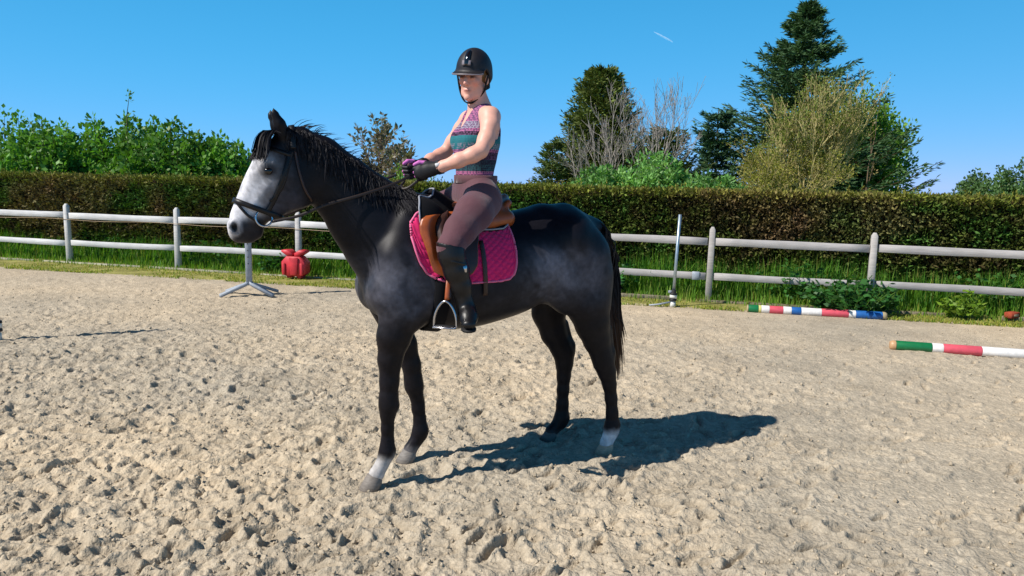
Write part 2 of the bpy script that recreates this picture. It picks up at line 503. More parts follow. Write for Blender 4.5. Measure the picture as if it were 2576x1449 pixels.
# --- edging boards at the foot of the fence
edging = empty('arena_edging', (0, 0, 0), 0, 'row of weathered whitish edging boards at the foot of the fence, half sunk in grass', 'edging boards')
x = -14.4
k = 0
while x < 13.0:
    L = r.uniform(1.5, 2.3)
    if k == 9: pass
    xm = x + L / 2
    off = -.17 + r.normal(0, .015)
    c0 = np.array([xm, fence_y(xm) + off, -.008 + r.normal(0, .008)])
    V, F = box(L * .97, .05, .115, .008)
    V[:, 2] += .012 * (noise2(V[:, 0] * 3 + k * 9, V[:, 1] * 0, 5) - .5)
    R = rotz(FA + r.normal(0, .008)) @ np.array([[1, 0, 0], [0, math.cos(.12), -math.sin(.12)], [0, math.sin(.12), math.cos(.12)]])
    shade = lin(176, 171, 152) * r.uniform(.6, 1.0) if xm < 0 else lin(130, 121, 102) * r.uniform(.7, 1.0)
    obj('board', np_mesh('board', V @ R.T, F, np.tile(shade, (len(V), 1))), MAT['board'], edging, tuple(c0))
    x += L + r.uniform(.01, .25); k += 1

# --- post and rail fence
fence = empty('rail_fence', (0, 0, 0), 0, 'white weathered two rail timber fence with square posts in front of the clipped hedge', 'fence')
post_x = [-14.6, -12.4, -10.18, -7.96, -5.75, -3.5, -1.4, .7, 2.79, 4.82, 6.95, 9.1, 11.2, 13.3]
for i, px in enumerate(post_x):
    V, F = box(.092, .092, 1.14, .010)
    t1 = V[:, 2] > .565; t2 = (V[:, 2] > .55) & ~t1
    V[t1, 0] *= .45; V[t1, 1] *= .45; V[t1, 2] += .012; V[t2, 0] *= .86; V[t2, 1] *= .86; V[t2, 2] -= .02                   # weathered rounded top
    V2 = V + [0, 0, .47]
    V2[:, 0] += .004 * V2[:, 2]
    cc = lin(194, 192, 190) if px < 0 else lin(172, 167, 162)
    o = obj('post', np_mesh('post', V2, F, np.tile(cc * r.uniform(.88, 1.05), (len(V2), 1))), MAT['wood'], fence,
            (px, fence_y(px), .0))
    o.rotation_euler = (r.normal(0, .012), r.normal(0, .012), FA + r.normal(0, .03))
for i in range(len(post_x) - 1):
    for z, hh in ((.845, .104), (.355, .096)):
        a = np.array([post_x[i] + .047, fence_y(post_x[i] + .047), z + r.normal(0, .008)])
        b = np.array([post_x[i + 1] - .047, fence_y(post_x[i + 1] - .047), z + r.normal(0, .008)])
        L = np.linalg.norm(b - a); d = (b - a) / L
        nseg = 8
        V, F = box(1, .038, hh * r.uniform(.92, 1.05), .006)
        # bowed, slightly uneven rail: several stations
        st = np.linspace(-.5, .5, nseg + 1); W = []; Q = []
        sec = np.array([(-.019, -.5), (-.013, -.56 + .06), (.019, -.5), (.019, .5), (.013, .5), (-.019, .5)])
        sec = np.array([(-.019, -.475), (-.016, -.5), (.016, -.5), (.019, -.475), (.019, .475), (.016, .5), (-.016, .5), (-.019, .475)])
        sag = r.normal(0, .007); sd = r.normal(0, .006)
        for s in st:
            cp = (a + b) / 2 + d * s * (L - .006); cp = cp + np.array([0, 0, sag * (1 - 4 * s * s)])
            hs = hh * (1 + .04 * math.sin(s * 9 + i * 2 + z * 5))
            for q in sec: W.append(cp + fn * (q[0] + sd * (1 - 4 * s * s)) + np.array([0, 0, q[1] * hs]))
        for s in range(nseg):
            for j in range(8):
                Q.append((s * 8 + j, s * 8 + (j + 1) % 8, s * 8 + 8 + (j + 1) % 8, s * 8 + 8 + j))
        e = nseg * 8
        Q += [(0, 7, 6, 1), (1, 6, 5, 2), (2, 5, 4, 3), (e, e + 1, e + 6, e + 7), (e + 1, e + 2, e + 5, e + 6), (e + 2, e + 3, e + 4, e + 5)]
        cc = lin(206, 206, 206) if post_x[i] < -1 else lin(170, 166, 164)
        mid = (a + b) / 2
        R = rotz(FA)
        Wl = (np.array(W) - mid) @ R                       # into the rail's own frame so the grain runs along it
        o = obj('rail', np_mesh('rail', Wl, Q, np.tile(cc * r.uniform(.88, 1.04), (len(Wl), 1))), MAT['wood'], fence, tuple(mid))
        o.rotation_euler = (0, 0, FA)
# bracket on the lower rail beside the fourth visible post
V, F = box(.10, .012, .118, .003)
o = obj('bracket', np_mesh('bracket', V, F), MAT['grey_paint'], fence, (2.60, fence_y(2.60) - .033, .355)); o.rotation_euler = (0, 0, FA)
# thin cord along the post fronts
wire = []
for px in np.linspace(-12.4, .7, 80):
    wire.append((px, fence_y(px) - .052, .775 + .012 * math.sin(px * 2.8)))
V, F = tube(wire, .0045, 5)
obj('fence_cord', np_mesh('fence_cord', V, F, None, True), MAT['rope'], label='thin pale cord strung along the fence posts under the top rail', cat='cord')

# --- clipped hedge
HB = .75
hx0, hx1, HH, HD = -15.0, 13.0, 1.55, 1.3


def hedge_pt(s, o, z):       # s along, o depth behind face
    return np.stack([s, fence_y(s) + HB + o, z], -1)


hedge = empty('clipped_hedge', (0, 0, 0), 0, 'long clipped brown and green hedge running behind the white fence', 'hedge')
ss = np.linspace(hx0, hx1, 420)
prof = [(.12, -.05), (.10, .5), (.10, 1.0), (.10, HH - .12), (.22, HH - .06), (HD / 2, HH - .05), (HD - .2, HH - .06), (HD - .1, HH - .15), (HD - .1, -.05)]
rows = []
for o_, z in prof:
    w = .05 * (fbm(ss * 3, ss * 0 + z * 3 + o_ * 5, 3, 31) - .5)
    rows.append(hedge_pt(ss, o_ + w, z + 0 * ss))
V = np.concatenate(rows); n = len(ss)
ii = (np.arange(len(prof) - 1)[:, None] * n + np.arange(n - 1)[None]).ravel()
obj('core', np_mesh('core', V, np.stack([ii, ii + 1, ii + n + 1, ii + n], -1), np.tile(lin(40, 32, 18), (len(V), 1)), True), MAT['bark'], hedge)
r = np.random.default_rng(13)
NV = 155000
s = r.uniform(-15.0, 13.0, NV)
u = r.random(NV)
# front face 72 %, top 28 %
fr = u < .74
z = np.where(fr, r.uniform(.0, HH, NV), HH + .02 * (noise2(s * 1.7, s * 0, 91) - .5))
bul = .11 * (fbm(s * 1.1, z * 1.3, 3, 95) - .5) + .10 * (fbm(s * 5, z * 6, 2, 96) - .5)
o_ = np.where(fr, r.uniform(.0, .10, NV) + bul * 1.1, r.random(NV) * HD)
topn = .05 * (fbm(s * 2, s * 0 + 1.7, 3, 97) - .5) + .05 * (fbm(s * 6, o_ * 6, 2, 98) - .5)
z = np.where(fr, z, HH - .03 + topn * 1.3 - .05 * r.random(NV))
P = hedge_pt(s, o_, z)
D = np.where(fr[:, None], -fn[None] * .9, np.array([0, 0, 1.0])) + r.normal(0, .55, (NV, 3)) + np.array([0, 0, .35])
g = fbm(s * .8, z * 1.5 + 30, 3, 101)
g = g + .55 * (fbm(s * 7, z * 8, 2, 102) - .5)
brown = lin(84, 76, 46); olive = lin(88, 100, 44); green = lin(72, 106, 44)
k1 = smooth(.22, .46, g)[:, None]; k2 = smooth(.46, .66, g)[:, None]
c = brown * (1 - k1) + olive * k1; c = c * (1 - k2) + green * k2
pnk = smooth(.62, .75, fbm(s * .6 + 50, z * .9, 3, 103))[:, None]
c = c * (1 - .5 * pnk) + lin(142, 112, 84) * .5 * pnk
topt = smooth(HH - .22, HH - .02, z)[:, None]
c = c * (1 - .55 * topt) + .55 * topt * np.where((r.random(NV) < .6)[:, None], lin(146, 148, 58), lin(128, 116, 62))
low = (smooth(.55, .1, z) * smooth(-1, 3, s))[:, None]
c = c * (1 - .3 * low) + .3 * low * lin(88, 118, 48)
c = c * r.uniform(.5, 1.35, (NV, 1))
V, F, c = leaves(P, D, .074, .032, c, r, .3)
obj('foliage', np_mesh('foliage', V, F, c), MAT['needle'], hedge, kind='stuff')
# stray shoots standing above the cut
mb = MB()
for k in range(500):
    s0 = r.uniform(-14.9, 12.9); o0 = r.uniform(0, HD)
    p = hedge_pt(np.array([s0]), np.array([o0]), np.array([HH - .05]))[0]
    L = r.uniform(.05, .15)
    d = unit(np.array([r.normal(0, .35), r.normal(0, .35), 1.0])); n = 7
    Pp = p + d * np.linspace(.1, 1, n)[:, None] * L
    V, F, c = leaves(Pp, d + r.normal(0, .6, (n, 3)), .055, .02, colvar(n, lin(120, 118, 45), r), r)
    mb.add(V, F, c)
obj('shoot', mb.mesh('shoot'), MAT['needle'], hedge, kind='stuff')
# ================================================================== arena props
# --- grey jump stand behind the horse's muzzle
def make_stand(name, loc, rz, hgt, label, cat, group=None):
    t = empty(name, loc, rz, label, cat, group)
    V, F = box(.075, .075, hgt, .006, (0, 0, hgt / 2 + .14))
    obj('upright', np_mesh('upright', V, F), MAT['grey_paint'], t)
    V, F = box(.079, .079, .018, .005, (0, 0, hgt + .149))
    obj('cap', np_mesh('cap', V, F), MAT['black_rubber'], t)
    mb = MB()
    for q in np.arange(.30, hgt, .09):
        V, F = tube([(0, -.0385, q + .14), (0, -.0415, q + .14)], .008, 8); mb.add(V, F)
    obj('pin_hole', mb.mesh('pin_hole'), MAT['black_rubber'], t, kind='stuff')
    for a in (.55, 2.6, 3.7, 5.75):
        R = rotz(a)
        P = np.array([(.02, 0, .175), (.05, 0, .155), (.40, 0, .026)])
        sec = [(-.03, -.022), (.03, -.022), (.03, .022), (-.03, .022)]
        W = []
        for p in P:
            for q in sec: W.append(R @ (p + np.array([0, q[0], q[1]])))
        Q = [(i * 4 + j, i * 4 + (j + 1) % 4, i * 4 + 4 + (j + 1) % 4, i * 4 + 4 + j) for i in range(2) for j in range(4)] + [(0, 3, 2, 1), (8, 9, 10, 11)]
        obj('foot', np_mesh('foot', W, Q), MAT['grey_paint'], t)
    return t


make_stand('jump_stand', (-3.60, 10.02, 0), .15, 1.22, 'grey metal jump stand with splayed feet standing behind the muzzle of the horse', 'jump stand')


# --- thin pole standing in a weighted socket
def make_pole_stand(loc, label, lean=.0, hgt=1.2, rad=.021):
    t = empty('pole_stand', loc, 0, label, 'pole stand', 'thin poles set in base sockets on the arena')
    t.rotation_euler = (0, lean, 0)
    V, F = tube([(0, 0, .22), (0, 0, .6), (0, 0, hgt)], rad, 12)
    obj('pole', np_mesh('pole', V, F, None, True), MAT['galv'], t)
    V, F = tube([(0, 0, .0), (0, 0, .07), (0, 0, .0701), (0, 0, .09)], [.040, .037, .03, .03], 14)
    obj('socket', np_mesh('socket', V, F), MAT['white_plastic'], t)
    V, F = tube([(0, 0, .088), (0, 0, .11), (0, 0, .112), (0, 0, .125)], [.050, .050, .042, .042], 14)
    obj('collar', np_mesh('collar', V, F), MAT['black_rubber'], t)
    V, F = tube([(0, 0, .124), (0, 0, .17), (0, 0, .172)], [.050, .047, .040], 14)
    obj('sleeve', np_mesh('sleeve', V, F), MAT['white_plastic'], t)
    V, F = tube([(0, 0, .170), (0, 0, .19), (0, 0, .192), (0, 0, .235)], [.052, .050, .034, .032], 14)
    obj('clamp', np_mesh('clamp', V, F), MAT['black_rubber'], t)
    V, F = box(.05, .025, .035, .004, (-.045, 0, .205))
    obj('clamp_lever', np_mesh('clamp_lever', V, F), MAT['grey_paint'], t)
    V, F = tube([(-.03, -.01, .07), (-.20, -.03, .03), (-.32, -.03, .015)], [.012, .012, .010], 8)
    obj('ground_bar', np_mesh('ground_bar', V, F, None, True), MAT['grey_paint'], t)
    return t


make_pole_stand((2.16, 9.80, 0), 'slim galvanised pole with black and white socket standing before the fence right of the horse', .030, 1.24)
t = make_pole_stand((-4.99, 7.02, 0), 'thin pole whose socket just enters the left edge, casting a long thin shadow', .0, 1.55, .029)


# --- painted ground poles
def make_ground_pole(name, a, b, rad, bands, label):
    a = np.array(a, float); b = np.array(b, float); L = np.linalg.norm(b - a)
    ang = math.atan2(b[1] - a[1], b[0] - a[0])
    t = empty(name, tuple(a), ang, label, 'ground pole', 'painted ground poles lying on the sand')
    rr = np.random.default_rng(int(L * 100))
    x = 0
    for w, c, nm in bands:
        w = w * L
        n = 4; seg = 12
        aa = np.arange(seg) * 2 * np.pi / seg + np.pi / seg
        W = []
        stn = [x + .0012, x + .004, x + w / 2, x + w - .004, x + w - .0012]
        rs = [rad * .985, rad, rad, rad, rad * .985]
        if nm == 'pole_end':
            rs = [rad * .55, rad * .8, rad, rad, rad * .985] if x == 0 else [rad * .985, rad, rad, rad * .8, rad * .55]
        for s_, r_ in zip(stn, rs):
            for q in aa: W.append((s_, r_ * math.cos(q) * 1.0, rad - .008 + r_ * math.sin(q)))
        Q = [(i * seg + j, i * seg + (j + 1) % seg, i * seg + seg + (j + 1) % seg, i * seg + seg + j) for i in range(4) for j in range(seg)]
        W += [(stn[0], 0, rad - .008), (stn[-1], 0, rad - .008)]
        T = [((j + 1) % seg, j, 5 * seg) for j in range(seg)] + [(4 * seg + j, 4 * seg + (j + 1) % seg, 5 * seg + 1) for j in range(seg)]
        W = np.array(W)
        cc = np.tile(np.array(c), (len(W), 1)) * rr.uniform(.94, 1.06, (len(W), 1))
        obj(nm, np_mesh(nm, W, [np.array(Q), np.array(T)], cc, True), MAT['pole'], t)
        x += w
    return t


GRN, WHT, RED, BLU, RAW = lin(14, 110, 62), lin(225, 222, 218), lin(205, 82, 96), lin(30, 92, 160), lin(165, 150, 115)
make_ground_pole('ground_pole', (3.08, 9.56, .0), (4.74, 9.20, .0), .052,
                 [(.012, RAW, 'pole_end'), (.075, GRN, 'painted_band'), (.02, lin(205, 200, 120), 'painted_band'), (.06, WHT, 'painted_band'), (.10, RED, 'painted_band'), (.06, WHT, 'painted_band'),
                  (.07, BLU, 'painted_band'), (.145, WHT, 'painted_band'), (.19, RED, 'painted_band'), (.05, WHT, 'painted_band'), (.185, BLU, 'painted_band'), (.033, RAW, 'pole_end')],
                 'red white blue and green painted pole lying at the foot of the grass')
make_ground_pole('ground_pole', (3.92, 7.50, .0), (6.42, 6.85, .0), .050,
                 [(.022, lin(190, 150, 110), 'pole_end'), (.13, GRN, 'painted_band'), (.04, WHT, 'painted_band'), (.135, RED, 'painted_band'), (.155, WHT, 'painted_band'), (.045, lin(24, 82, 52), 'painted_band'), (.04, WHT, 'painted_band'),
                  (.13, RED, 'painted_band'), (.15, WHT, 'painted_band'), (.12, GRN, 'painted_band'), (.033, RAW, 'pole_end')],
                 'green white and red painted pole lying on open sand, cut by the right edge')

# --- red plastic cavaletti block, leaning on its end at the fence foot
t = empty('jump_block', (-3.44, 11.66, .03), FA + .05, 'faded red plastic jump block with cup shaped top standing below the fence post', 'jump block')


def prism(poly, y0, y1, bev=.012):
    """extrude (x,z) outline along y with a small bevel"""
    poly = np.array(poly, float); c = poly.mean(0); n = len(poly)
    sh = lambda k: c + (poly - c) * k
    rows = [(y0, .93), (y0 + bev, 1.0), (y1 - bev, 1.0), (y1, .93)]
    V = np.concatenate([np.stack([sh(k)[:, 0], np.full(n, yy), sh(k)[:, 1]], -1) for yy, k in rows])
    j = np.arange(n); k = (j + 1) % n
    Q = np.concatenate([np.stack([i * n + j, i * n + k, i * n + n + k, i * n + n + j], -1) for i in range(3)])
    V = np.concatenate([V, [[c[0], y0, c[1]], [c[0], y1, c[1]]]])
    T = np.concatenate([np.stack([k, j, 0 * j + 4 * n], -1), np.stack([3 * n + j, 3 * n + k, 0 * j + 4 * n + 1], -1)])
    return V, [Q, T]


body = [(-.125, .03), (.125, .03), (.200, .085), (.200, .255), (.115, .345), (-.115, .345), (-.200, .255), (-.200, .085)]
V, F = prism(body, -.10, .10); obj('block_body', np_mesh('block_body', V, F), MAT['red_plastic'], t)
for s in (-1, 1):
    V, F = prism([(s * .005 if s < 0 else .005, .0), (s * .06, .0), (s * .06, .032), (s * .005, .032)][::s], -.08, .08, .004)
    obj('block_foot', np_mesh('block_foot', V, F), MAT['red_plastic'], t, (s * .06, 0, 0))
    V, F = prism([(.018, .345), (.095, .345), (.205, .415), (.205, .440), (.10, .447), (.018, .395)][::s] if s > 0 else [(-.018, .345), (-.018, .395), (-.10, .447), (-.205, .440), (-.205, .415), (-.095, .345)], -.09, .09)
    obj('block_ear', np_mesh('block_ear', V, F), MAT['red_plastic'], t)
V, F = prism([(-.055, .05), (.055, .05), (.075, .33), (-.075, .33)], -.125, -.102, .006); obj('raised_rib', np_mesh('raised_rib', V, F), MAT['red_plastic'], t, (.02, 0, 0))
V, F = prism([(-.03, .05), (.02, .05), (.02, .24), (-.03, .24)], -.118, -.102, .004); obj('raised_rib', np_mesh('raised_rib', V, F), MAT['red_plastic'], t, (.155, 0, 0))
V, F = prism([(-.03, .05), (.02, .05), (.02, .24), (-.03, .24)], -.118, -.102, .004); obj('raised_rib', np_mesh('raised_rib', V, F), MAT['red_plastic'], t, (-.15, 0, 0))

# --- brick half hidden in the grass at the right edge
t = empty('old_brick', (6.35, 9.25, .045), .5, 'old red brick lying in the grass near the right edge', 'brick')
V, F = box(.19, .10, .075, .008, (0, 0, .04)); obj('brick_body', np_mesh('brick_body', V, F), MAT['brick'], t)
V, F = box(.10, .004, .030, .002, (0, -.052, .04)); obj('mortar_patch', np_mesh('mortar_patch', V, F), MAT['rope'], t)


# --- leafy weeds
def weed(loc, w, h, n, seed, label, col, ll=.10, lw=.055):
    r = np.random.default_rng(seed)
    t = empty('weed', loc, 0, label, 'weed', 'leafy weeds growing along the fence')
    mb = MB(); lb = MB()
    for k in range(n):
        a = r.uniform(0, 6.28); q = r.random() ** .5
        b = np.array([math.cos(a) * q * w * .35, math.sin(a) * q * w * .25, 0])
        top = b * 1.9 + np.array([r.normal(0, .04), r.normal(0, .04), h * r.uniform(.5, 1.1) * (1 - .35 * q)])
        P = np.array([b, (b + top) / 2 + r.normal(0, .02, 3), top])
        V, F = tube(P, [.006, .005, .003], 4, False); mb.add(V, F, lin(90, 120, 50))
        m = 12
        tt = np.linspace(.25, 1.0, m)[:, None]
        Lp = b * (1 - tt) + top * tt + r.normal(0, .012, (m, 3))
        aa = r.uniform(0, 6.28, m)
        D = np.stack([np.cos(aa), np.sin(aa), r.normal(.1, .35, m)], -1)
        V, F, c = leaves(Lp, D, ll, lw, colvar(m, col, r, .3), r, .35); lb.add(V, F, c)
    obj('stem', mb.mesh('stem', True), MAT['bark'], t)
    obj('leaf', lb.mesh('leaf'), MAT['leaf'], t, kind='stuff')


weed((4.45, 9.62, .03), .95, .46, 95, 1, 'big dense clump of broad dark green weeds behind the blue end of the painted pole', lin(52, 98, 42))
weed((4.0, 10.35, .03), .8, .62, 40, 2, 'weeds climbing into the hedge above the lower rail between two fence posts', lin(62, 112, 46), .09, .05)
weed((6.5, 9.85, .03), .7, .60, 36, 3, 'weeds growing against the hedge right of the last visible fence post', lin(64, 112, 46), .09, .05)
weed((5.75, 9.35, .03), .45, .36, 26, 4, 'small yellow green weed clump standing in the grass right of the last post', lin(112, 140, 44), .08, .045)
weed((1.35, 10.95, .03), .9, .55, 40, 5, 'weeds under the lower rail just behind the tail of the horse', lin(56, 108, 44), .10, .05)
weed((-5.2, 12.95, .03), .9, .50, 34, 6, 'weeds at the hedge foot right of the second fence post from the left', lin(62, 104, 50), .09, .05)
weed((-3.9, 12.35, .03), .6, .40, 24, 7, 'weeds at the fence foot left of the red block', lin(58, 104, 46), .09, .05)
weed((-7.2, 13.65, .03), .8, .48, 28, 8, 'weeds at the hedge foot right of the leftmost fence post', lin(60, 104, 50), .09, .05)
# ================================================================== trees behind the hedge
def leafy_shrub(name, loc, h, w, nshoot, perl, seed, label, cat, col, ll=.10, lw=.055, group=None, upright=.9, bare_top=.0, low=.35):
    r = np.random.default_rng(seed)
    t = empty(name, loc, 0, label, cat, group)
    wood = MB(); lv = MB()
    for k in range(nshoot):
        a = r.uniform(0, 6.28); q = r.random() ** .5
        base = np.array([math.cos(a) * q * w * .16, math.sin(a) * q * w * .16, 0])
        hh = h * (1 - .42 * q ** 2) * (1.02 - .34 * r.random() ** 1.3)
        tip = np.array([math.cos(a) * q * w * .5, math.sin(a) * q * w * .5, hh])
        mid = base * .4 + tip * .6; mid[2] = hh * r.uniform(.35, .5)
        tt = np.linspace(0, 1, 7)[:, None]
        P = (1 - tt) ** 2 * base + 2 * tt * (1 - tt) * mid + tt ** 2 * tip
        P += r.normal(0, .02, P.shape) * h * .25
        V, F = tube(P, np.linspace(.022, .004, 7) * (h / 3), 4, False)
        wood.add(V, F, lin(80, 66, 46) * r.uniform(.7, 1.1))
        m = perl
        s = low + (1 - low) * r.random(m) ** .8
        i = np.minimum((s * 6).astype(int), 5); f = (s * 6 - i)[:, None]
        Q = P[i] * (1 - f) + P[i + 1] * f
        rad = (.06 + .22 * (1 - s) ** .5 * r.random(m)) * h / 2.2
        dv = unit(r.normal(size=(m, 3)))
        Q = Q + dv * rad[:, None]
        D = dv + r.normal(0, .4, (m, 3)) + np.array([0, 0, .5])
        cl = r.uniform(.75, 1.2)
        c = colvar(m, col * cl, r, .22, .06)
        V, F, c = leaves(Q, D, ll, lw, c, r, .35); lv.add(V, F, c)
    obj('trunk', wood.mesh('trunk', True), MAT['bark'], t)
    obj('crown', lv.mesh('crown'), MAT['leaf'], t)
    return t


G1 = 'green leafy shrubs in a row behind the hedge on the left'
shr = [(-12.6, 18.6, 3.05, 3.2, 'leafy shrub with upright shoots, cut by the left edge of the photo'),
       (-10.9, 17.6, 2.82, 2.6, 'leafy green shrub second from the left edge behind the hedge'),
       (-9.6, 18.4, 3.12, 2.6, 'tall leafy green shrub with a long bare topped shoot near the left middle'),
       (-8.35, 17.8, 2.98, 2.6, 'dense leafy green shrub rising above the second fence post'),
       (-7.25, 18.3, 2.66, 2.3, 'rounded leafy green shrub left of the head of the horse'),
       (-5.75, 18.6, 2.08, 2.8, 'lowest leafy shrub of the row, tapering down behind the head of the horse')]
for i, (x, y, h, w, lab) in enumerate(shr):
    leafy_shrub('leafy_shrub', (x, y, -.05), h, w * 1.15, 115, 175, 100 + i, lab, 'shrub', lin(96, 142, 54) * (1.0 if i != 3 else .85),   .125, .08, G1, low=.18)
leafy_shrub('leafy_shrub', (-2.75, 20.2, -.05), 2.08, 2.4, 60, 150, 120, 'low pale green shrub seen between the mane and the gloved hands', 'shrub', lin(112, 150, 62), .085, .045)
leafy_shrub('leafy_shrub', (-.9, 19.6, -.05), 1.80, 1.8, 40, 130, 121, 'low bluish green shrub peeping over the hedge behind the hands of the rider', 'shrub', lin(84, 128, 70), .08, .045)
# broad leaved laurel mound
leafy_shrub('laurel_bush', (2.30, 20.3, -.05), 2.08, 2.5, 95, 165, 130, 'left, lower part of the bright laurel mound in front of the cone shaped conifer', 'bush', lin(112, 156, 84), .13, .06, 'bright green laurel bushes behind the hedge', low=.3)
leafy_shrub('laurel_bush', (3.70, 20.0, -.05), 2.44, 2.8, 120, 170, 131, 'highest middle dome of bright green laurel right of the rider', 'bush', lin(122, 166, 90), .13, .06, 'bright green laurel bushes behind the hedge', low=.3)
leafy_shrub('laurel_bush', (5.15, 20.2, -.05), 2.15, 2.5, 95, 165, 132, 'laurel bush nearest the tall spruce, at the right end of the mound', 'bush', lin(110, 154, 82), .13, .06, 'bright green laurel bushes behind the hedge', low=.3)
leafy_shrub('leafy_shrub', (20.4, 30, -.05), 2.95, 5.0, 110, 200, 140, 'dull green broad shrub above the hedge at the right edge of the photo', 'shrub', lin(92, 122, 72), .14, .08, low=.3)
leafy_shrub('leafy_shrub', (1.05, 19.2, -.05), 1.86, 1.5, 22, 60, 141, 'thin brownish twiggy shrub on the hedge right of the rider', 'shrub', lin(112, 100, 46), .06, .03)


# --- conifers
def conifer(name, loc, h, w, seed, label, cat, col, levels, per, droop=.25, shape=1.0, sparse=0.0, low=.1, tw=.16, tl=.34, upturn=.25, nee=46, irregular=.25):
    r = np.random.default_rng(seed)
    t = empty(name, loc, 0, label, cat)
    V, F = tube([(0, 0, 0), (r.normal(0, .04), 0, h * .5), (0, 0, h)], [h * .022, h * .012, .008], 7)
    obj('trunk', np_mesh('trunk', V, F, np.tile(lin(88, 70, 52), (len(V), 1)), True), MAT['bark'], t)
    lv = MB(); br = MB()
    for k in range(levels):
        f = low + (1 - low) * (k + r.random()) / levels
        z = f * h
        rad0 = w / 2 * ((1 - f) / (1 - low)) ** shape
        for j in range(per):
            if r.random() < sparse: continue
            a = r.uniform(0, 6.28); L = rad0 * r.uniform(1 - 2 * irregular, 1 + irregular) + .12
            d = np.array([math.cos(a), math.sin(a), 0])
            tt = np.linspace(0, 1, 6)[:, None]
            P = np.array([0, 0, z]) + d * L * tt + np.array([0, 0, 1.0]) * (-droop * L * tt + (droop * .6 + upturn) * L * tt ** 2.2)
            V, F = tube(P, np.linspace(.018, .004, 6) * max(.5, L / 2), 3, False); br.add(V, F, lin(78, 62, 46))
            m = int(nee * max(.5, L / (w / 2)) + 8)
            s = r.random(m) ** .75
            i = np.minimum((s * 5).astype(int), 4); ff = (s * 5 - i)[:, None]
            Q = P[i] * (1 - ff) + P[i + 1] * ff
            side = np.cross(d, [0, 0, 1.0])
            sg = r.normal(0, 1, m)[:, None]
            off = side * sg * (.30 * L * (1 - s)[:, None] * .5 + .04)
            Q = Q + off + r.normal(0, .03, (m, 3)) + np.array([0, 0, -.10]) * np.abs(sg) * .6
            D = d * .9 + side * sg * .9 + np.array([0, 0, upturn * .8]) + r.normal(0, .35, (m, 3))
            c = colvar(m, col * r.uniform(.75, 1.2), r, .3, .07)
            V, F, c = leaves(Q, D, tl, tw, c, r, .2); lv.add(V, F, c)
    obj('branch', br.mesh('branch', True), MAT['bark'], t, kind='stuff')
    obj('crown', lv.mesh('crown'), MAT['needle'], t)
    return t


conifer('spruce_tree', (12.75, 34, -.1), 9.75, 10.2, 200, 'tall dark spruce with tiered boughs, highest tree at the right', 'tree', lin(74, 102, 66), 38, 12, .34, .95, .05, .10, .06, .28, .30, 165, .30)
# long low bough on the left of the spruce is part of its own crown: built as a second low conifer standing beside it
conifer('young_spruce', (8.95, 33.5, -.1), 5.0, 3.0, 204, 'thin young spruce with drooping boughs at the left foot of the tall spruce', 'tree', lin(66, 96, 70), 15, 8, .40, .45, .25, .12, .06, .28, .45, 120, .35)
conifer('cone_conifer', (3.60, 32, -.1), 6.35, 4.4, 201, 'dense cone shaped dark green conifer half behind the bare tree', 'tree', lin(98, 110, 54), 48, 12, .05, .55, .02, .06, .06, .22, .55, 85, .12)
conifer('small_conifer', (5.95, 30, -.1), 3.80, 3.9, 202, 'low dark rounded conifer above the bright laurel bushes', 'tree', lin(84, 98, 50), 24, 10, .05, .5, .05, .06, .055, .2, .5, 64, .2)
conifer('small_conifer', (1.55, 30.5, -.1), 3.2, 2.0, 203, 'small ragged conifer at the left foot of the cone shaped conifer', 'tree', lin(92, 108, 56), 16, 8, .10, .6, .1, .06, .05, .19, .5, 60, .3)


# --- deciduous trees
def bare_tree(name, loc, h, seed, label, cat, col, depth=5, kids=3, spread=.55, up=.22, rad=.10, leafs=None, stems=1, wob=.12, first=.36, shrink=.72, minr=.005, group=None, lean=.16):
    r = np.random.default_rng(seed)
    t = empty(name, loc, 0, label, cat, group)
    segs, tips = [], []
    for k in range(stems):
        a = k * 6.28 / stems + r.uniform(0, 1)
        d = np.array([math.cos(a) * lean * (stems > 1) * 2.2, math.sin(a) * lean * (stems > 1) * 2.2, 1.0])
        grow(r, (math.cos(a) * .1 * (stems > 1), math.sin(a) * .1 * (stems > 1), 0), d, h * first, rad, depth, kids, spread, up, shrink, segs, tips, wob, 3, minr)
    top = max(p[:, 2].max() for p, _, _ in segs); k = h / top
    segs = [(p * [k, k, k], R, dd) for p, R, dd in segs]; tips = [(p * k, d) for p, d in tips]
    obj('trunk', limbs_mesh('trunk', segs, col, r), MAT['bark'], t)
    if leafs:
        lcol, ll, lw, per, sprd = leafs
        T = np.array([p for p, _ in tips]); D = np.array([d for _, d in tips])
        T = np.repeat(T, per, 0); D = np.repeat(D, per, 0)
        dv = unit(r.normal(size=T.shape))
        c = np.repeat(r.uniform(.75, 1.25, len(tips)), per)[:, None] * colvar(len(T), lcol, r, .25, .08)
        V, F, c = leaves(T + dv * sprd * r.random((len(T), 1)), D + dv * 1.2, ll, lw, c, r, .35)
        obj('crown', np_mesh('crown', V, F, c), MAT['leaf'], t)
    return t


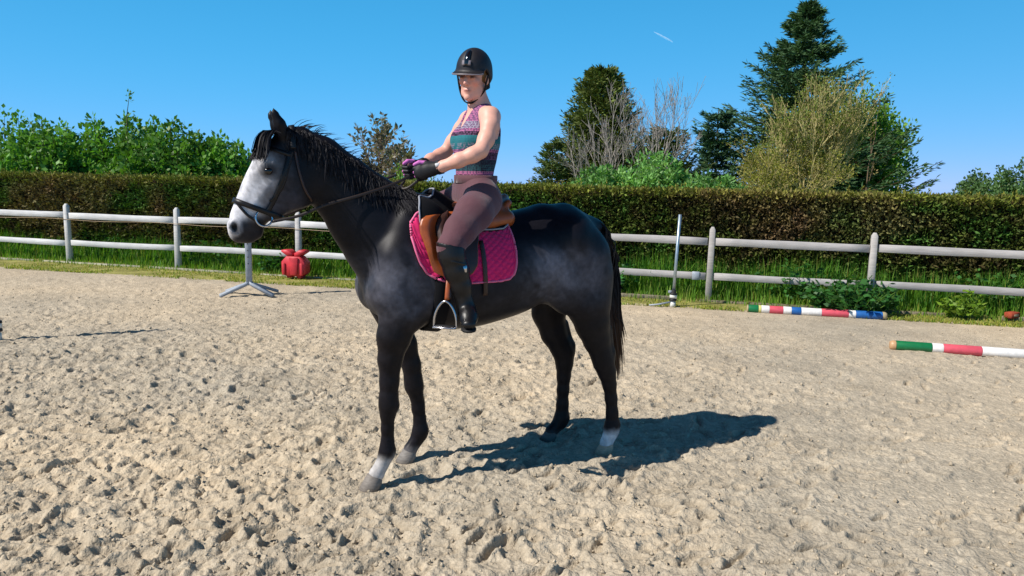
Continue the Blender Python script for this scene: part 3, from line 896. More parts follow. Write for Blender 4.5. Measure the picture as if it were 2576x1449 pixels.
bare_tree('bare_tree', (4.55, 28.5, -.1), 5.75, 301, 'bare grey branching tree, still leafless, right of the cone shaped conifer', 'tree', lin(158, 150, 144), 5, 3, .46, .18, .085, None, 3, .11, .36, .74, .006, None, .30)
bare_tree('bare_tree', (3.3, 27.5, -.1), 4.5, 302, 'bare grey twiggy tree standing in front of the cone shaped conifer', 'tree', lin(150, 142, 134), 4, 3, .56, .18, .07, None, 2, .13, .36, .72, .005, None, .26)
bare_tree('budding_tree', (10.15, 26, -.1), 5.6, 303, 'yellowish budding tree with pale branches in front of the tall spruce', 'tree', lin(182, 168, 116), 5, 3, .50, .20, .10, (lin(120, 132, 58), .07, .042, 4, .17), 7, .12, .34, .74, .009, None, .19)
bare_tree('budding_tree', (9.0, 25.6, -.1), 3.7, 306, 'lower olive budding bush at the left foot of the yellowish budding tree', 'tree', lin(170, 156, 106), 4, 3, .62, .16, .06, (lin(140, 138, 62), .075, .045, 6, .2), 7, .12, .34, .74, .007, None, .28)
leafy_shrub('leafy_tree', (16.6, 36, -.1), 6.4, 5.0, 120, 150, 304, 'fresh green leafy tree at the right shoulder of the tall spruce', 'tree', lin(112, 150, 50), .20, .12, low=.16)
bare_tree('magnolia_tree', (-4.25, 24, -.1), 3.75, 305, 'small open tree with clusters of brown grey young leaves behind the neck of the horse', 'tree', lin(120, 100, 88), 4, 3, .62, .14, .07, (lin(124, 116, 100), .15, .085, 6, .11), 3, .12, .34, .76, .009, None, .22)
# tall thin shoot at the right of the spruce
bare_tree('sapling', (14.1, 30, -.1), 5.35, 307, 'thin sapling tip with sparse leaves rising between spruce and green tree', 'tree', lin(120, 104, 84), 2, 3, .35, .3, .04, (lin(122, 112, 70), .13, .07, 5, .14), 1, .06, .75, .3, .008)
# one long shoot standing out of the left shrubs
bare_tree('sapling', (-9.2, 17.9, -.1), 3.55, 308, 'single long shoot standing high above the left shrubs', 'tree', lin(96, 88, 60), 2, 2, .25, .35, .025, (lin(88, 128, 48), .085, .05, 6, .07), 1, .05, .8, .16, .006)

# --- vapour trail far up in the sky
r = np.random.default_rng(44)
P = np.array([(709 + 100 * q, 4000, 772 - 48 * q) for q in np.linspace(0, 1, 14)])
R = 5.5 * np.sin(np.linspace(.12, 2.9, 14)) ** .7 * r.uniform(.7, 1.1, 14)
V, F = tube(P, R, 8)
m = bpy.data.materials.new('vapour'); m.use_nodes = True
nt = m.node_tree; pb = nt.nodes['Principled BSDF']; pb.inputs['Base Color'].default_value = (.9, .9, .9, 1); pb.inputs['Roughness'].default_value = 1
pb.inputs['Alpha'].default_value = .35
obj('vapour_trail', np_mesh('vapour_trail', V, F, None, True), m, label='short faint white vapour trail high in the blue sky', cat='vapour trail')
# ================================================================== implicit-surface modelling kit
class Field:
    """signed field on a grid; primitives are blended with a smooth minimum, surface nets give the mesh"""
    def __init__(s, lo, hi, h):
        s.lo = np.array(lo, float); s.h = h
        s.n = np.ceil((np.array(hi) - s.lo) / h).astype(int) + 1
        s.ax = [s.lo[i] + h * np.arange(s.n[i]) for i in range(3)]
        s.v = np.full(s.n, 1.0, np.float32)

    def _sub(s, lo, hi):
        a = np.clip(np.floor((np.array(lo) - s.lo) / s.h).astype(int), 0, s.n - 1)
        b = np.clip(np.ceil((np.array(hi) - s.lo) / s.h).astype(int) + 1, 1, s.n)
        sl = tuple(slice(a[i], b[i]) for i in range(3))
        G = np.meshgrid(*[s.ax[i][sl[i]] for i in range(3)], indexing='ij')
        return sl, G

    def put(s, sl, f, k, mode):
        d = s.v[sl]
        if mode == 'add':
            if k > 0:
                hh = np.clip(.5 + .5 * (d - f) / k, 0, 1)
                s.v[sl] = d * (1 - hh) + f * hh - k * hh * (1 - hh)
            else: s.v[sl] = np.minimum(d, f)
        else:
            f = -f
            hh = np.clip(.5 - .5 * (d - f) / max(k, 1e-6), 0, 1)
            s.v[sl] = d * (1 - hh) + f * hh + max(k, 1e-6) * hh * (1 - hh)

    def seg(s, a, b, ra, rb, sa=None, sb=None, k=.02, lat=(0, 1, 0), mode='add'):
        """tapered capsule a->b; r = radius in the plane, s = radius along lat"""
        a = np.array(a, float); b = np.array(b, float)
        sa = ra if sa is None else sa; sb = rb if sb is None else sb
        R = max(ra, rb, sa, sb) + k + 3 * s.h
        sl, (X, Y, Z) = s._sub(np.minimum(a, b) - R, np.maximum(a, b) + R)
        d = b - a; L2 = d @ d + 1e-12
        px, py, pz = X - a[0], Y - a[1], Z - a[2]
        t = np.clip((px * d[0] + py * d[1] + pz * d[2]) / L2, 0, 1)
        qx, qy, qz = px - t * d[0], py - t * d[1], pz - t * d[2]
        r = ra + (rb - ra) * t; w = sa + (sb - sa) * t
        n = np.array(lat, float); n /= np.linalg.norm(n)
        l = qx * n[0] + qy * n[1] + qz * n[2]
        p2 = np.maximum(qx * qx + qy * qy + qz * qz - l * l, 0)
        q = np.sqrt(p2 / r ** 2 + l * l / w ** 2)
        # first-order distance estimate
        g = np.sqrt(p2 / r ** 4 + l * l / w ** 4) + 1e-9
        f = np.where(q > .25, (q - 1) * q / g, -np.minimum(r, w) * (1 - q))
        s.put(sl, f.astype(np.float32), k, mode)

    def chain(s, pts, k=.02, lat=(0, 1, 0), mode='add'):
        """pts: (x,y,z, r, lateral r)"""
        for p, q in zip(pts[:-1], pts[1:]):
            s.seg(p[:3], q[:3], p[3], q[3], p[4] if len(p) > 4 else None, q[4] if len(q) > 4 else None, k, lat, mode)

    def ell(s, c, R, rot=None, k=.02, mode='add'):
        c = np.array(c, float); R = np.array(R, float)
        m = R.max() + k + 3 * s.h
        sl, (X, Y, Z) = s._sub(c - m, c + m)
        P = np.stack([X - c[0], Y - c[1], Z - c[2]], -1)
        if rot is not None: P = P @ np.asarray(rot)       # columns = local axes
        q = np.sqrt(((P / R) ** 2).sum(-1)); g = np.sqrt(((P / R ** 2) ** 2).sum(-1)) + 1e-9
        f = np.where(q > .25, (q - 1) * q / g, -R.min() * (1 - q))
        s.put(sl, f.astype(np.float32), k, mode)

    def sample(s, P):
        P = np.asarray(P, float); g = (P - s.lo) / s.h
        i = np.clip(np.floor(g).astype(int), 0, s.n - 2); f = np.clip(g - i, 0, 1)
        v = 0
        for dx in (0, 1):
            for dy in (0, 1):
                for dz in (0, 1):
                    w = (f[..., 0] if dx else 1 - f[..., 0]) * (f[..., 1] if dy else 1 - f[..., 1]) * (f[..., 2] if dz else 1 - f[..., 2])
                    v = v + w * s.v[i[..., 0] + dx, i[..., 1] + dy, i[..., 2] + dz]
        return v

    def grad(s, P):
        e = s.h
        g = np.stack([s.sample(P + np.eye(3)[i] * e) - s.sample(P - np.eye(3)[i] * e) for i in range(3)], -1)
        return unit(g)

    def cast(s, O, D, tmax=.7, n=260):
        """distance from inside point O along D to the last exit of the surface"""
        O = np.atleast_2d(O).astype(float); D = unit(np.atleast_2d(D).astype(float))
        t = np.linspace(0, tmax, n)
        v = s.sample(O[:, None] + D[:, None] * t[None, :, None])
        out = np.zeros(len(O))
        for i in range(len(O)):
            j = np.where((v[i, :-1] < 0) & (v[i, 1:] >= 0))[0]
            if len(j):
                j = j[0]; out[i] = t[j] + (t[j + 1] - t[j]) * (-v[i, j]) / (v[i, j + 1] - v[i, j] + 1e-9)
        return O + D * out[:, None]

    def project(s, P, off=0.0, it=4):
        P = np.array(P, float)
        for _ in range(it):
            P = P - s.grad(P) * (s.sample(P) - off)[..., None] * .9
        return P

    def mesh(s, sm=1):
        v = s.v; n = v.shape; neg = v < 0
        # cells with mixed corners
        cs = np.zeros((n[0] - 1, n[1] - 1, n[2] - 1), np.int8)
        for dx in (0, 1):
            for dy in (0, 1):
                for dz in (0, 1):
                    cs += neg[dx:n[0] - 1 + dx, dy:n[1] - 1 + dy, dz:n[2] - 1 + dz]
        idx = np.argwhere((cs > 0) & (cs < 8))
        vid = np.full(cs.shape, -1, np.int32); vid[tuple(idx.T)] = np.arange(len(idx))
        acc = np.zeros((len(idx), 3)); cnt = np.zeros(len(idx))
        cor = [(0, 0, 0), (1, 0, 0), (0, 1, 0), (1, 1, 0), (0, 0, 1), (1, 0, 1), (0, 1, 1), (1, 1, 1)]
        val = [v[idx[:, 0] + c[0], idx[:, 1] + c[1], idx[:, 2] + c[2]] for c in cor]
        for a in range(8):
            for b in range(a + 1, 8):
                df = np.abs(np.array(cor[a]) - np.array(cor[b]))
                if df.sum() != 1: continue
                m = (val[a] < 0) != (val[b] < 0)
                t = np.where(m, val[a] / (val[a] - val[b] + 1e-12), 0)[:, None]
                p = np.array(cor[a]) * (1 - t) + np.array(cor[b]) * t
                acc += p * m[:, None]; cnt += m
        V = s.lo + (idx + acc / cnt[:, None]) * s.h
        Q = []
        for ax in range(3):
            o1, o2 = [(1, 2), (2, 0), (0, 1)][ax]
            A = [slice(1, -1)] * 3; A[ax] = slice(0, n[ax] - 1); B = list(A); B[ax] = slice(1, n[ax])
            na = neg[tuple(A)]; nb = neg[tuple(B)]
            e = np.argwhere(na != nb)
            flip = na[tuple(e.T)]
            e = e + 1; e[:, ax] -= 1
            def cell(d1, d2):
                c = e.copy(); c[:, o1] -= d1; c[:, o2] -= d2
                return vid[c[:, 0], c[:, 1], c[:, 2]]
            q = np.stack([cell(1, 1), cell(0, 1), cell(0, 0), cell(1, 0)], -1)
            q = np.where(flip[:, None], q, q[:, ::-1])
            Q.append(q)
        Q = np.concatenate(Q)
        for _ in range(sm):                                   # light Laplacian smoothing
            S = np.zeros_like(V); C = np.zeros(len(V))
            for a, b in ((0, 1), (1, 2), (2, 3), (3, 0)):
                for i, j in ((a, b), (b, a)):
                    S += np.stack([np.bincount(Q[:, i], V[Q[:, j], d], len(V)) for d in range(3)], -1); C += np.bincount(Q[:, i], minlength=len(V))
            V = V * .5 + .5 * S / np.maximum(C, 1)[:, None]
        return V, Q


def ribbon(P, Nrm, width, thick=.004):
    """flat strap with rounded edges along P with surface normals Nrm"""
    P = np.asarray(P, float); Nrm = unit(np.asarray(Nrm, float)); T = unit(np.gradient(P, axis=0))
    S = unit(np.cross(Nrm, T)); n = len(P)
    w = np.broadcast_to(np.asarray(width, float), (n,))[:, None] / 2
    sec = [(-1, 0), (-.9, 1), (.9, 1), (1, 0), (.9, -.6), (-.9, -.6)]
    V = np.stack([P + S * w * a + Nrm * thick * b for a, b in sec], 1).reshape(-1, 3); m = 6
    i = np.arange(n - 1)[:, None] * m; j = np.arange(m)[None]; k = (j + 1) % m
    Q = np.stack([i + j, i + m + j, i + m + k, i + k], -1).reshape(-1, 4)
    e = (n - 1) * m
    return V, np.concatenate([Q, [(0, 1, 2, 3), (0, 3, 4, 5), (e, e + 3, e + 2, e + 1), (e, e + 5, e + 4, e + 3)]])


def catmull(P, n):
    P = np.asarray(P, float); Q = np.concatenate([[2 * P[0] - P[1]], P, [2 * P[-1] - P[-2]]])
    t = np.linspace(0, len(P) - 1 - 1e-9, n); i = t.astype(int); f = (t - i)[:, None]
    a, b, c, d = Q[i], Q[i + 1], Q[i + 2], Q[i + 3]
    return .5 * (2 * b + (c - a) * f + (2 * a - 5 * b + 4 * c - d) * f ** 2 + (3 * b - a - 3 * c + d) * f ** 3)
# ================================================================== horse (local frame: +x towards the head, +y its left side, z up)
H_LOC = (-.11, 4.237, 0.0); H_ROT = math.radians(-155.25)
M2 = {
    'coat': mat('horse_coat', attr=True, rough=.46, spec=.16, var=[(38, .22, 4), (9, .16, 4)], bump=(130, .12, .002)),
    'hair': mat('horse_hair', attr=True, rough=.6, spec=.2),
    'hoof': mat('hoof_horn', attr=True, rough=.6, spec=.35, var=[(40, .2, 4, (1, 1, 4))], bump=(60, .2, .002, (.5, .5, 5))),
    'eye': mat('dark_eye', lin(14, 10, 9), .12, .6),
}
hf = Field((-.98, -.42, -.02), (1.52, .42, 2.06), .0105)
TR = np.array([  # u, top, bottom, half width
    (-.705, 1.22, 1.04, .075), (-.655, 1.350, .97, .145), (-.57, 1.440, .945, .212), (-.45, 1.495, .955, .255), (-.27, 1.490, .93, .268),
    (-.14, 1.462, .882, .282), (0, 1.432, .848, .298), (.14, 1.422, .822, .304), (.28, 1.435, .816, .298), (.41, 1.475, .828, .278),
    (.52, 1.48, .850, .255), (.62, 1.43, .885, .228), (.68, 1.34, .93, .175), (.735, 1.19, 1.00, .09)])
for a, b in zip(TR[:-1], TR[1:]):
    m = 4
    for i in range(m):
        p = a + (b - a) * i / m; q = a + (b - a) * (i + 1) / m
        sl, (X, Y, Z) = hf._sub((p[0] - .06, -.40, p[2] - .1), (q[0] + .06, .40, p[1] + .1)) if False else (None, (None,) * 3)
# trunk as one function of the section tables
sl, (X, Y, Z) = hf._sub((-.95, -.41, .70), (.92, .41, 1.62))
xs_ = np.clip(X, TR[0, 0], TR[-1, 0])
st = np.interp  # smooth tables with a dense cubic
uu = np.linspace(TR[0, 0], TR[-1, 0], 200)
tab = catmull(TR, 400)
top = st(xs_, tab[:, 0], tab[:, 1]); bot = st(xs_, tab[:, 0], tab[:, 2]); hw = st(xs_, tab[:, 0], tab[:, 3])
zc = bot + (top - bot) * .46
hz = np.where(Z > zc, top - zc, zc - bot)
pw_ = np.where(Z > zc, 2.15, 2.25)
q = (np.abs(Y / hw) ** pw_ + np.abs((Z - zc) / hz) ** pw_) ** (1 / pw_)
over = np.maximum(np.maximum(TR[0, 0] - X, X - TR[-1, 0]), 0)
f = (q - 1) * np.minimum(hw, hz) * .9
f = np.where(over > 0, np.sqrt(np.maximum(f, 0) ** 2 + over ** 2) + np.minimum(f, 0) * .0 + .0, f)
hf.put(sl, f.astype(np.float32), .0, 'add')
C = hf.chain; E_ = hf.ell
# withers and loin ridge
C([(.62, 0, 1.48, .06, .05), (.50, 0, 1.495, .055, .045), (.40, 0, 1.475, .06, .05), (.25, 0, 1.43, .05, .06)], k=.09)
C([(-.05, 0, 1.40, .05, .09), (-.30, 0, 1.44, .055, .09), (-.45, 0, 1.445, .055, .10), (-.66, 0, 1.38, .05, .07)], k=.06)
# neck
C([(.52, 0, 1.26, .28, .19), (.62, 0, 1.335, .245, .155), (.74, 0, 1.455, .200, .112), (.87, 0, 1.592, .158, .088), (.98, 0, 1.70, .138, .076), (1.075, 0, 1.762, .112, .068)], k=.05)
C([(.60, 0, 1.58, .03, .028), (.80, 0, 1.690, .03, .026), (.95, 0, 1.790, .03, .024), (1.07, 0, 1.845, .03, .024), (1.15, 0, 1.852, .025, .03)], k=.06)   # crest
# chest
E_((.645, 0, 1.10), (.115, .155, .17), k=.07)
for s in (-1, 1):
    E_((.680, .085 * s, 1.03), (.085, .085, .105), k=.035)         # pectoral
# head
C([(1.14, 0, 1.775, .088, .070), (1.19, 0, 1.668, .112, .090), (1.235, 0, 1.590, .108, .076), (1.285, 0, 1.510, .090, .058), (1.328, 0, 1.440, .074, .050), (1.362, 0, 1.392, .066, .052)], k=.035)
C([(1.255, 0, 1.725, .022, .062), (1.315, 0, 1.590, .020, .042), (1.375, 0, 1.460, .020, .030)], k=.04)    # flat nasal bone
C([(1.362, 0, 1.385, .060, .052), (1.372, 0, 1.362, .047, .046)], k=.02)
C([(1.30, 0, 1.368, .040, .036), (1.322, 0, 1.345, .030, .034)], k=.03)   # chin and lower lip
for s in (-1, 1):
    E_((1.098, .036 * s, 1.610), (.115, .050, .125), k=.035)       # cheek
    C([(1.13, .040 * s, 1.545, .060, .032), (1.215, .034 * s, 1.468, .040, .026)], k=.03)
    C([(1.225, .082 * s, 1.700, .026, .016), (1.265, .078 * s, 1.688, .020, .014)], k=.02)  # brow
    E_((1.240, .086 * s, 1.668), (.026, .016, .018), k=.012)
    C([(1.20, .080 * s, 1.640, .016, .012), (1.31, .050 * s, 1.50, .012, .010)], k=.025)    # facial crest
    E_((1.394, .040 * s, 1.398), (.036, .024, .040), k=.018)       # nostril flare
    E_((1.400, .064 * s, 1.396), (.018, .022, .028), k=.008, mode='sub')
    C([(1.325, .060 * s, 1.360, .004, .014), (1.265, .052 * s, 1.392, .003, .012)], k=.008, mode='sub')  # mouth line
    E_((1.236, .112 * s, 1.672), (.016, .013, .011), k=.006, mode='sub')
    # ears
    lat = (.0, 1, .2 * s)
    C([(1.155, .050 * s, 1.850, .034, .026), (1.178, .062 * s, 1.900, .030, .022), (1.198, .066 * s, 1.945, .018, .013), (1.208, .066 * s, 1.972, .006, .006)], k=.014)
    C([(1.198, .078 * s, 1.868, .015, .012), (1.212, .082 * s, 1.905, .015, .012), (1.218, .080 * s, 1.940, .006, .006)], k=.008, mode='sub')
# shoulders, forearms
for s in (-1, 1):
    C([(.50, .145 * s, 1.42, .10, .06), (.585, .160 * s, 1.22, .122, .085), (.640, .165 * s, 1.06, .112, .085)], k=.06)
    C([(.640, .165 * s, 1.06, .105, .085), (.56, .175 * s, .945, .105, .080)], k=.05)
# near (left) fore leg
LK = .022
FL = [(.605, .165, .93, .112, .085), (.635, .165, .82, .090, .074), (.655, .162, .70, .064, .056), (.659, .160, .575, .050, .045), (.663, .160, .49, .049, .044), (.664, .160, .445, .050, .045),
      (.668, .160, .395, .038, .033), (.671, .160, .32, .032, .026), (.672, .160, .25, .032, .026), (.672, .160, .205, .040, .034), (.676, .160, .175, .040, .034), (.700, .160, .125, .034, .031), (.730, .160, .075, .044, .041)]
FR = [(.570, -.160, .93, .112, .085), (.535, -.160, .82, .088, .074), (.480, -.155, .70, .068, .056), (.443, -.150, .575, .054, .045), (.432, -.150, .49, .052, .044), (.428, -.150, .445, .051, .045),
      (.413, -.150, .39, .039, .033), (.405, -.150, .31, .034, .026), (.394, -.150, .235, .034, .026), (.388, -.150, .175, .046, .035), (.394, -.150, .145, .043, .034), (.420, -.150, .105, .035, .031), (.448, -.150, .065, .043, .040)]
for L_ in (FL, FR):
    C(L_, k=LK)
    p = L_[5]; E_((p[0] - .012, p[1], p[2] - .0), (.046, .044, .040), k=.015)
    C([(L_[8][0] - .024, L_[8][1], L_[7][2] + .05, .010, .011), (L_[9][0] - .026, L_[9][1], L_[9][2] + .02, .013, .014)], k=.012)   # tendon
    E_((L_[9][0] - .030, L_[9][1], L_[9][2] - .012), (.018, .018, .022), k=.014)
# hind quarters
for s in (-1, 1):
    C([(-.43, .135 * s, 1.33, .145, .115), (-.510, .145 * s, 1.21, .158, .108), (-.545, .150 * s, 1.06, .158, .098)], k=.06)
    E_((-.40, .165 * s, 1.03), (.12, .085, .15), k=.07)            # stifle
    E_((-.40, .20 * s, 1.33), (.06, .05, .07), k=.09)              # hip point
HLg = [(-.540, .160, 1.10, .160, .102), (-.540, .170, .95, .146, .090), (-.572, .175, .82, .110, .072), (-.605, .175, .72, .085, .056), (-.640, .173, .635, .068, .048), (-.662, .172, .575, .066, .046),
       (-.690, .170, .51, .056, .042), (-.712, .170, .43, .043, .034), (-.728, .170, .34, .038, .030), (-.739, .170, .25, .038, .029), (-.745, .170, .165, .049, .037), (-.738, .170, .13, .046, .036), (-.722, .170, .09, .037, .032), (-.706, .170, .060, .043, .039)]
HRg = [(-.58, -.160, 1.10, .175, .105), (-.485, -.165, .95, .150, .092), (-.455, -.165, .84, .112, .072), (-.492, -.162, .70, .084, .056), (-.545, -.160, .61, .072, .048), (-.572, -.160, .555, .068, .046),
       (-.577, -.160, .49, .056, .042), (-.575, -.160, .41, .045, .034), (-.573, -.160, .32, .040, .030), (-.572, -.160, .225, .040, .029), (-.570, -.160, .135, .050, .037), (-.558, -.160, .105, .046, .036), (-.525, -.160, .075, .037, .032), (-.495, -.160, .052, .042, .038)]
for L_ in (HLg, HRg):
    C(L_, k=LK)
    E_((L_[5][0] - .055, L_[5][1], L_[5][2] + .035), (.026, .020, .045), k=.02)   # point of hock
    C([(L_[5][0] - .055, L_[5][1], L_[5][2] + .06, .014, .014), (L_[3][0] - .085, L_[3][1], L_[3][2] + .06, .018, .018)], k=.03)
    E_((L_[10][0] - .034, L_[10][1], L_[10][2] - .012), (.018, .018, .022), k=.014)
# flank fold and tail dock
C([(-.62, 0, 1.390, .05, .05), (-.685, 0, 1.360, .045, .042), (-.730, 0, 1.26, .035, .034), (-.745, 0, 1.10, .022, .022)], k=.03)
HV, HQ = hf.mesh(1)
HN = hf.grad(HV)


def nz(P, sc_, seed, o=3):
    return .5 * (fbm(P[:, 0] * sc_ + P[:, 1] * sc_ * .7, P[:, 2] * sc_ + P[:, 1] * sc_ * .4, o, seed) + fbm(P[:, 0] * sc_ - P[:, 2] * sc_ * .5 + 31, P[:, 1] * sc_ * 1.2 + P[:, 2] * sc_ * .3, o, seed + 50))


def coat_colour(P):
    x, y, z = P.T; y = np.abs(y)
    n = nz(P, 9, 400); n2 = nz(P, 26, 420)
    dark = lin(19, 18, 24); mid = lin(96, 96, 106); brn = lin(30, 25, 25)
    # grey roaning on shoulder, flank and haunch, sunlight painted in; near-black back, neck and legs
    roan_sun = smooth(.40, .62, n + .16 * smooth(.85, 1.05, z) * smooth(1.36, 1.2, z))
    zone = np.exp(-(((x - .60) / .17) ** 2 + ((z - 1.06) / .19) ** 2)) + 1.5 * np.exp(-(((x + .27) / .15) ** 2 + ((z - 1.16) / .14) ** 2)) + .7 * np.exp(-(((x - .47) / .10) ** 2 + ((z - 1.30) / .09) ** 2))  # shoulder and flank terms paint the sunlit patches as paler coat
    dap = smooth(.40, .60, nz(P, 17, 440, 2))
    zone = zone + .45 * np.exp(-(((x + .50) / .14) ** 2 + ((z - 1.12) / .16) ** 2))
    roan_sun = (.15 + .35 * roan_sun + .35 * dap) * np.clip(zone * 1.2 + .15, 0, 1.5) * smooth(.80, .98, z) * smooth(1.36, 1.20, z)  # topline kept dark: the rider's shade is painted into the coat
    c = dark + (mid - dark) * (roan_sun * .9)[:, None]
    bl = smooth(1.05, .85, z) * smooth(.55, .75, z)
    c = c * (1 - .5 * bl[:, None]) + brn * .5 * bl[:, None]
    leg = smooth(.70, .50, z)[:, None]
    c = c * (1 - leg) + lin(25, 22, 25) * leg
    # neck stays dark, its shade put into the colour
    nk = smooth(.62, .80, x) * smooth(1.2, 1.4, z)
    c = c * (1 - .8 * nk[:, None]) + lin(20, 20, 26) * .8 * nk[:, None]
    # white face: distance along the head axis
    ax = np.array([.385, 0, -.923]); o = np.array([1.283, 0, 1.739])
    d = P - o; al = d @ ax; dep = -(d[:, 0] * .923 + d[:, 2] * .385)      # depth behind the nasal line
    head = smooth(1.06, 1.14, x + .25 * (1.62 - z)) * (z > 1.28)
    face = head * smooth(-.10, -.03, al)
    wh = smooth(.21, .01, dep + .12 * (n2 - .5)) * smooth(-.09, .0, al)
    greyc = lin(96, 94, 104); white = lin(206, 204, 208)
    fc = greyc * (1 - wh[:, None]) + white * wh[:, None]
    jaw = smooth(.07, .17, dep + .06 * (n - .5))[:, None]
    fc = fc * (1 - .84 * jaw) + lin(40, 39, 46) * .84 * jaw
    pat = smooth(.48, .64, nz(P, 34, 470))[:, None]
    fc = fc * (1 - .34 * pat)
    eye = np.exp(-(((x - 1.234) / .055) ** 2 + ((z - 1.676) / .044) ** 2 + ((y - .09) / .05) ** 2))[:, None]
    fc = fc * (1 - .92 * np.clip(eye * 1.25, 0, 1)) + lin(26, 24, 28) * .92 * np.clip(eye * 1.25, 0, 1)
    ridge = np.exp(-(((x - 1.175) / .03) ** 2 + ((z - 1.735) / .04) ** 2))[:, None]
    fc = fc * (1 - .6 * ridge)
    muz = (smooth(.30, .37, al + .55 * dep) * smooth(.018, .052, dep + .02 * (n2 - .5)))[:, None]
    fc = fc * (1 - .96 * muz) + lin(26, 25, 31) * .96 * muz
    tip = (smooth(.36, .40, al) * smooth(.05, .0, dep))[:, None]
    nos = np.exp(-(((x - 1.400) / .020) ** 2 + ((z - 1.396) / .029) ** 2 + ((y - .055) / .03) ** 2))[:, None]
    fc = fc * (1 - np.clip(nos * 1.4, 0, 1)) + lin(10, 9, 11) * np.clip(nos * 1.4, 0, 1)
    rim = np.exp(-((np.sqrt(((x - 1.399) / .027) ** 2 + ((z - 1.396) / .038) ** 2) - 1.05) / .25) ** 2)[:, None] * smooth(.03, .05, y)[:, None]
    fc = fc * (1 - .6 * rim) + lin(170, 168, 172) * .6 * rim
    c = c * (1 - face[:, None]) + fc * face[:, None]
    # stockings: near fore pastern white-grey, near hind sock, others slightly grey
    def sock(cx, cy, zt, col, amt):
        m = (np.hypot(x - cx, P[:, 1] - cy) < .17) * smooth(zt + .03, zt - .03, z + .04 * (n2 - .5)) * amt
        return m[:, None], col
    for m, col in (sock(.70, .16, .165, lin(186, 181, 177), .9), sock(-.73, .17, .135, lin(222, 220, 220), .95), sock(.42, -.15, .075, lin(140, 136, 136), .6), sock(-.53, -.16, .05, lin(110, 104, 104), .5)):
        c = c * (1 - m) + col * m
    inner = smooth(.0, .02, y) * 0
    # fine speckle of a greying coat
    c = c * (.86 + .28 * n2[:, None]) 
    return c


horse = empty('horse', H_LOC, H_ROT, 'dark dapple grey horse with white face standing saddled on the sand arena', 'horse')
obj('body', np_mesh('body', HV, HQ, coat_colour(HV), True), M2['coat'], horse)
for s in (-1, 1):
    ef = []
    u_ = np.linspace(0, math.pi, 9); w_ = np.linspace(0, 2 * math.pi, 14)[:-1]
    V = np.array([(math.sin(a) * math.cos(b), math.sin(a) * math.sin(b), math.cos(a)) for a in u_ for b in w_]) * [.022, .017, .018]
    F = [(i * 13 + j, i * 13 + (j + 1) % 13, i * 13 + 13 + (j + 1) % 13, i * 13 + 13 + j) for i in range(8) for j in range(13)]
    obj('eye', np_mesh('eye', V, F, None, True), M2['eye'], horse, (1.238, .092 * s, 1.671))
# hooves
def hoof(c, toe, wid, hgt, pale):
    n = 18; V = []
    for z, k, sh in ((hgt, .58, -.020), (hgt * .95, .70, -.017), (hgt * .5, .86, -.006), (.002, 1.0, .010), (-.012, .99, .011), (-.012, .0, .01)):
        for i in range(n):
            a = 2 * math.pi * i / n
            x = math.cos(a) * toe * k * (1.0 if math.cos(a) > 0 else .86); y = math.sin(a) * wid * k
            V.append((c[0] + x + sh, c[1] + y, z + (.022 * -math.cos(a) * 0 if z < .01 else -.014 * (1 - math.cos(a)) * .8)))
    F = [(i * n + j, i * n + (j + 1) % n, i * n + n + (j + 1) % n, i * n + n + j) for i in range(5) for j in range(n)]
    V = np.array(V); cc = np.tile(pale, (len(V), 1)) * (1 - .22 * smooth(.03, .0, V[:, 2]))[:, None]
    obj('hoof', np_mesh('hoof', V, np.array(F)[:, ::-1], cc, True), M2['hoof'], horse)


hoof((.755, .16), .062, .056, .082, lin(122, 114, 106))
hoof((.468, -.15), .060, .055, .072, lin(120, 114, 108))
hoof((-.700, .17), .058, .052, .072, lin(196, 164, 138))
hoof((-.482, -.16), .056, .052, .066, lin(92, 86, 82))


# --- hair
def strands(name, paths, widths, cols, parent, m):
    mb = MB()
    for P, w, c in zip(paths, widths, cols):
        P = np.asarray(P); n = len(P)
        T = unit(np.gradient(P, axis=0))
        S = unit(np.cross(T, rng.normal(size=3) * .7 + np.array([.2, 1.2, .1])))
        ww = w * np.sin(np.linspace(.45, math.pi * .985, n))[:, None] ** .7 / 2
        V = np.stack([P - S * ww, P + S * ww], 1).reshape(-1, 3)
        i = np.arange(n - 1) * 2
        cc = np.asarray(c); cc = np.repeat(cc, 2, 0) if cc.ndim == 2 else cc
        mb.add(V, np.stack([i, i + 1, i + 3, i + 2], -1), cc)
    return obj(name, mb.mesh(name, True), m, parent, kind='stuff')


r = np.random.default_rng(77)
paths, ws, cs = [], [], []
crest = catmull([(.50, 0, 1.590), (.60, 0, 1.610), (.72, 0, 1.672), (.82, 0, 1.738), (.94, 0, 1.812), (1.05, 0, 1.868), (1.135, 0, 1.885)], 200)
for k in range(1100):
    i = int(r.integers(0, 200)); root = crest[i] + r.normal(0, .006, 3) * [1, 1.2, .5]
    fr = i / 200
    L = r.uniform(.08, .175) * (.75 + .5 * math.sin(fr * 3.0)) * (.8 if fr < .15 else 1)
    n = 8; P = [root]
    side = 1 if r.random() < .93 else -1
    slant = r.normal(-.20, .18)
    for q in range(1, n):
        t = q / (n - 1)
        d = np.array([slant * (t * L), 0, -L * t * (.93)]) + np.array([0, 0, .012 * math.sin(t * 3.14)])
        p = root + d
        on = hf.cast(np.array([[p[0], 0.0, p[2]]]), np.array([[0, side, 0]]), .35, 90)[0]
        yy = on[1] + side * (.003 + .007 * r.random())
        lift = .02 * (1 - t) ** 2
        P.append(np.array([p[0], yy if abs(on[1]) > .004 else side * (.018 + .02 * t), p[2] + lift * .3]))
    P[0] = np.array([P[0][0], side * .006, P[0][2]]); paths.append(catmull(P, 10)); ws.append(r.uniform(.004, .010)); cs.append(lin(19, 18, 24) * r.uniform(.6, 1.5))
